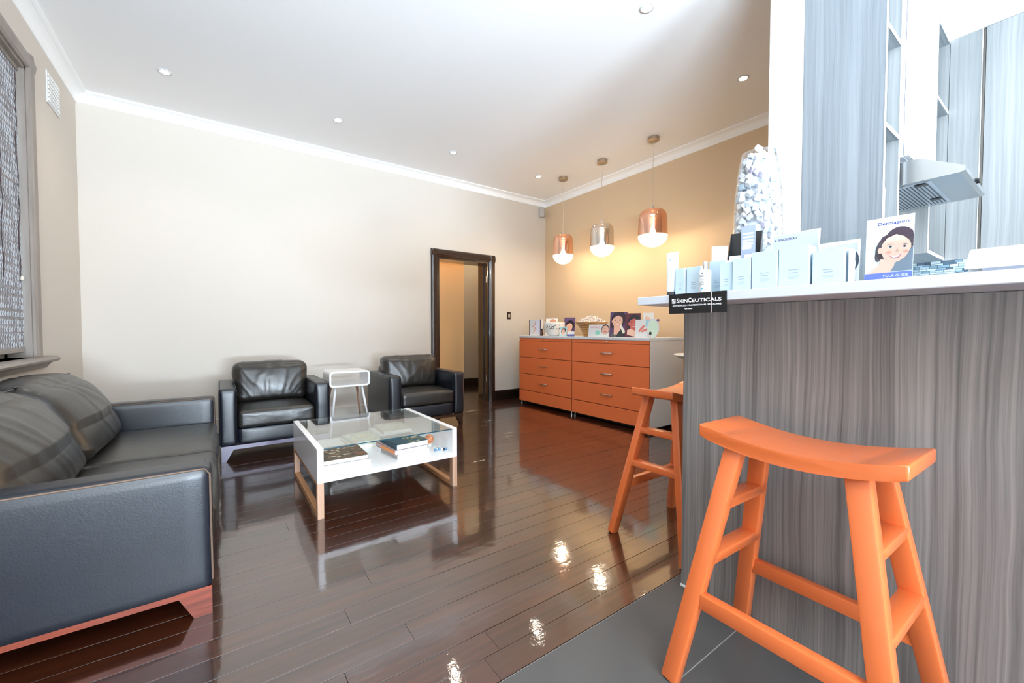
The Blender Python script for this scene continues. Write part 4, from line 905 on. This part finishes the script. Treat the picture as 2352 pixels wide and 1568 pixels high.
o = fin('packed_cubes', b, mat('cube_mass', '#c9cdd6', .6, var=.5, vscale=60), t); o['kind'] = 'stuff'

# ------------------------------------------------------------------ stools
def stool(x, y, rz, lab):
    t = thing('bar_stool', lab, 'stool', (x, y, 0), rz, 'orange saddle bar stools')     # long side along local X
    Ls, Ws, zt, th, dip = .485, .238, .789, .038, .034
    b = nb(); n_ = 18; top = []; bot = []
    for i in range(n_+1):
        u = -1+2*i/n_; zz = zt-dip*(1-u*u); top.append((u*Ls/2, zz)); bot.append((u*Ls/2, zz-th))
    prism(b, top+bot[::-1], -Ws/2, Ws/2, 'y')
    es = [e for e in b.edges if (abs(e.verts[0].co.y-e.verts[1].co.y) < 1e-6) or abs(e.verts[0].co.x) > Ls/2-1e-4 and abs(e.verts[1].co.x) > Ls/2-1e-4]
    bmesh.ops.bevel(b, geom=es, offset=.006, segments=3, profile=.5, affect='EDGES')
    fin('seat', b, ORANGE, t, angle=35)
    lx0, lx1, ly0, ly1, zh = .145, .268, .078, .212, .735
    def lp(sx, sy, z):
        k = 1-z/zh; return Vector((sx*(lx0+(lx1-lx0)*k), sy*(ly0+(ly1-ly0)*k), z))
    for sx in (-1, 1):
        for sy in (-1, 1):
            o = fin('leg', beam(nb(), lp(sx, sy, 0), lp(sx, sy, .742 if True else 0), .050, .038, .006, up=(0, 1, 0), w1=.052, d1=.040), ORANGE, t, angle=35)
        for z in (.388, .562): fin('end_rung', beam(nb(), lp(sx, -1, z), lp(sx, 1, z), .030, .050, .004, up=(1, 0, 0)), ORANGE, t, angle=35)
    for sy in (-1, 1): fin('side_rung', beam(nb(), lp(-1, sy, .268), lp(1, sy, .268), .046, .030, .004, up=(0, 1, 0)), ORANGE, t, angle=35)
    return t
stool(1.332, .455, R(88.7), 'orange saddle seat bar stool in the foreground, in front of the grey bar panel')
stool(1.975, 1.245, R(0), 'orange saddle seat bar stool half hidden by the end of the bar')

# white shell stool behind the bar end
t = thing('shell_stool', 'white moulded bucket stool on a chrome column beside the orange cabinet, mostly hidden', 'stool', (3.86, 2.22, 0), R(160))
b = nb(); rows = []
for i in range(13):
    a_ = i/12; row = []
    for j in range(25):
        th = -PI*.98+2*PI*.98*j/24; rr_ = .05+.16*a_; hh = .045*a_**2 + (.17*max(0, math.cos(th))**1.5)*a_**2
        row.append(b.verts.new((-rr_*1.12*math.cos(th), rr_*math.sin(th)*1.05, .80+hh)))
    rows.append(row)
for r0, r1 in zip(rows, rows[1:]):
    for j in range(24): b.faces.new((r0[j], r0[j+1], r1[j+1], r1[j]))
    b.faces.new((r0[24], r0[0], r1[0], r1[24]))
b.faces.new(rows[0])
bmesh.ops.recalc_face_normals(b, faces=b.faces); bmesh.ops.solidify(b, geom=b.faces, thickness=.018)
fin('seat_shell', b, mat('cream_shell_plastic', '#e9e2d6', .3), t, smooth=True)
fin('column', lathe(nb(), [(0, .03), (.03, .03), (.03, .42), (.018, .43), (.018, .80), (0, .80)], 20), CHROME, t, angle=40)
fin('base_plate', lathe(nb(), [(0, 0), (.19, 0), (.195, .006), (.12, .018), (.03, .035), (0, .035)], 36), CHROME, t, angle=40)
fin('height_lever', tube(nb(), [(0, 0, .77), (.08, .03, .76), (.17, .06, .745)], .005, 8), CHROME, t)

# ------------------------------------------------------------------ kitchen
KT = 2.9285
t = thing('tall_shelf_unit', 'tall grey laminate unit with narrow open shelves beside the white wall end', 'shelf unit', (2.45, .55, 0)); 
fin('side_panel', box(nb(), 0, .018, 0, .319, 0, KT, bev=.0008), LAMT, t); fin('side_panel', box(nb(), .245, .263, 0, .319, 0, KT, bev=.0008), LAMK, t)
fin('front_edging', bx(-.0005, .0185, -.002, 0, 0, KT), WHITEG, t); fin('front_edging', bx(.2445, .2635, -.002, 0, 0, KT), WHITEG, t)
fin('back_panel', bx(.018, .245, .305, .319, 0, KT), LAMK, t)
for z in (1.15, 1.575, 2.02, 2.465, 2.91):
    o = fin('shelf', bx(.018, .245, .0, .305, z-.018, z), LAMX, t); fin('shelf_edging', bx(.018, .245, -.002, 0, z-.019, z+.001), WHITEG, o)
    if z > 1.2: fin('shelf_pin', lathe(nb(), [(0, 0), (.006, 0), (.006, .02), (0, .02)], 8, (.232, .06, z-.04)), CHROME, t)
t = thing('round_jar', 'white rounded jar glimpsed on the shelf inside the tall unit', 'jar', (2.52, .63, 2.021)); fin('body', lathe(nb(), [(0, 0), (.035, 0), (.046, .03), (.046, .06), (.03, .085), (0, .088)], 20), mat('white_ceramic', '#f4f3f0', .22), t, smooth=True); fin('lid', lathe(nb(), [(0, .087), (.03, .087), (.028, .095), (0, .1)], 20), mat('white_ceramic', '#f4f3f0', .22), t)
t = thing('white_paper_box', 'slim white box standing at the foot of the open shelves behind the booklet', 'box', (2.50, .575, 1.5755), R(-80))
fin('carton', bx(-.02, .02, 0, .06, 0, .165), CARD, t); P = Print(); P.ell(C('blush_print', '#e0b8aa'), 0, .1, .003, .003); P.build('printed_mark', t)
# cupboard above the hood
t = thing('overhead_cupboard', 'tall glossy white cupboard above the range hood', 'cupboard', (2.73, .52, 1.925))
fin('carcass', bx(0, .60, .02, .349, 0, KT-1.925), mat('lilac_grey_side', '#c9ccd8', .4), t); fin('door', box(nb(), .002, .598, 0, .018, .003, KT-1.930, bev=.001), WHITEG, t)
# hood
t = thing('range_hood', 'brushed steel range hood jutting from the kitchen wall', 'range hood', (2.75, .869, 1.785))
W_ = .60
prof = [(0, 0), (-.52, .012), (-.535, .018), (-.535, .04), (-.52, .046), (-.385, .118), (0, .118)]
b = nb()
A = [b.verts.new((0, p[0], p[1])) for p in prof]; B = [b.verts.new((W_, p[0], p[1])) for p in prof]; b.faces.new(A); b.faces.new(B[::-1])
for i in range(1, len(prof)): b.faces.new((A[i], A[(i+1) % len(prof)], B[(i+1) % len(prof)], B[i]))
b.faces.new((A[0], A[1], B[1], B[0])); fin('hood_body', b, STEEL, t)
zf = lambda yy: .012*(-yy)/.52-.003
fp = nb(); vs = [fp.verts.new(q) for q in ((.03, -.03, zf(-.03)), (W_-.03, -.03, zf(-.03)), (W_-.03, -.42, zf(-.42)), (.03, -.42, zf(-.42)))]; f_ = fp.faces.new(vs); r = bmesh.ops.extrude_face_region(fp, geom=[f_]); bmesh.ops.translate(fp, vec=(0, 0, .002), verts=[q for q in r['geom'] if isinstance(q, bmesh.types.BMVert)])
flt = fin('grease_filter', fp, mat('filter_steel', '#c8d0d8', .3, metal=.8), t)
for k in range(26):
    yy = -.045-.0142*k; fin('filter_slot', bx(.055, W_-.055, yy-.0025, yy+.0025, zf(yy)-.0012, zf(yy)-.0002), STEELD, flt)
for xx in (.10, W_-.14):
    fin('filter_latch', box(nb(), xx-.06, xx-.02, -.40, -.36, zf(-.4)-.006, zf(-.4)-.001, bev=.002), BLACKP, flt)
for q in (.28, .32): 
    k = fin('knob', lathe(nb(), [(0, 0), (.009, 0), (.008, .012), (0, .013)], 12), BLACKP, t); k.location = (q, -.535, .029); k.rotation_euler = (R(90), 0, 0)
fin('flue_box', bx(.06, .20, -.30, -.16, .118, .139), mat('pale_plastic_duct', '#dfe4e0', .4), t)
# right-hand wall units
t = thing('wall_shelf_unit', 'open shelf unit in pale laminate between the hood and the corner', 'shelf unit', (3.36, .55, 1.53))
Hk = KT-1.53
fin('side_panel', bx(0, .018, 0, .319, 0, Hk), LAMK, t); fin('back_panel', bx(.018, .497, .305, .319, 0, Hk), LAMK, t); fin('side_panel', bx(.482, .499, 0, .305, 0, Hk), LAMK, t); fin('front_edging', bx(0, .018, -.002, 0, 0, Hk), WHITEG, t)
for z in (0, .47, .935, Hk-.018):
    o = fin('shelf', bx(.018, .482, 0, .305, z, z+.018), LAMX, t); fin('shelf_edging', bx(.018, .482, -.002, 0, z, z+.019), WHITEG, o)
for z in (.44, .90): fin('shelf_pin', lathe(nb(), [(0, 0), (.007, 0), (.007, .02), (0, .02)], 8, (.475, .12, z)), CHROME, t)
WC = mat('white_ceramic', '#f4f3f0', .22)
def cup(x, y, z, rz, lab):
    t = thing('white_cup', lab, 'cup', (x, y, z), rz, 'white cups on the bottom kitchen shelf')
    fin('cup_body', lathe(nb(), [(0, 0), (.022, 0), (.026, .004), (.037, .035), (.040, .062), (.037, .062), (.034, .035), (.022, .008), (0, .006)], 22), WC, t, smooth=True)
    fin('cup_handle', tube(nb(), [(.036, 0, .05), (.055, 0, .055), (.062, 0, .038), (.052, 0, .02), (.031, 0, .018)], .0045, 8), WC, t, smooth=True); return t
cup(3.44, .61, 1.5485, R(-30), 'lower front white cup on the bottom kitchen shelf'); cup(3.44, .61, 1.5925+.0145, R(-20), 'upper front white cup stacked on the lower one')
cup(3.55, .66, 1.5485, R(-40), 'white cup behind the stacked pair on the bottom kitchen shelf')
t = thing('pantry_wall_panel', 'narrow pale laminate panel on the kitchen side wall, left of the dark gap', 'cabinet panel', (3.859, .40, 1.53)); fin('panel', box(nb(), -.014, .005, .008, .148, -.0, Hk, bev=.001), LAMK, t); fin('front_edging', bx(-.0155, -.0135, .008, .012, 0, Hk), WHITEG, t)
t = thing('pantry_cupboard', 'tall pale laminate pantry door filling the right side of the kitchen', 'cupboard', (3.859, 0, 0))
fin('carcass', bx(-.004, .005, -2.2, .398, .0, KT), BLACKP, t)
for a in ((-.32, .394), (-1.04, -.326), (-1.76, -1.046)): fin('door', box(nb(), -.024, -.004, a[0], a[1], .01, KT-.004, bev=.0012), LAMK, t)
# mosaic splashback
t = thing('mosaic_splashback', 'blue grey stone mosaic strip beneath the kitchen wall units', 'splashback', (3.862, .40, .92))
fin('backing', bx(-.004, .002, 0, .468, 0, .607), mat('mosaic_grout', '#5d6f7c', .8), t)
rr = random.Random(9); bms = [nb() for _ in range(4)]
z = .004; 
while z < .60:
    y = 0.003*rr.random(); h_ = rr.choice((.010, .014, .018))
    while y < .462:
        w_ = rr.uniform(.02, .06); dx = rr.uniform(.004, .011); box(rr.choice(bms), -.004-dx, -.004, y, min(y+w_-.002, .468), z, z+h_-.002); y += w_
    z += h_
for b, cc in zip(bms, ('#7f9cae', '#a9c0cd', '#54697a', '#c9d8df')):
    o = fin('mosaic_strips', b, mat('mosaic_'+cc[1:], cc, .3), t); o['kind'] = 'stuff'
t = thing('kitchen_worktop', 'white kitchen worktop along the back wall, hidden behind the bar', 'counter top', (2.74, .30, .88)); fin('worktop', box(nb(), -.02, 1.10, 0, .567, 0, .035, bev=.002), STONE, t)
t = thing('kitchen_base_cupboard', 'pale laminate base cupboard under the kitchen worktop, hidden behind the bar', 'cupboard', (2.74, .34, 0)); fin('carcass', bx(-.02, 1.09, .02, .529, .0, .878), LAMK, t)
for a in ((-.018, .53), (.534, 1.088)): fin('door', box(nb(), a[0], a[1], 0, .018, .1, .874, bev=.001), LAMK, t)
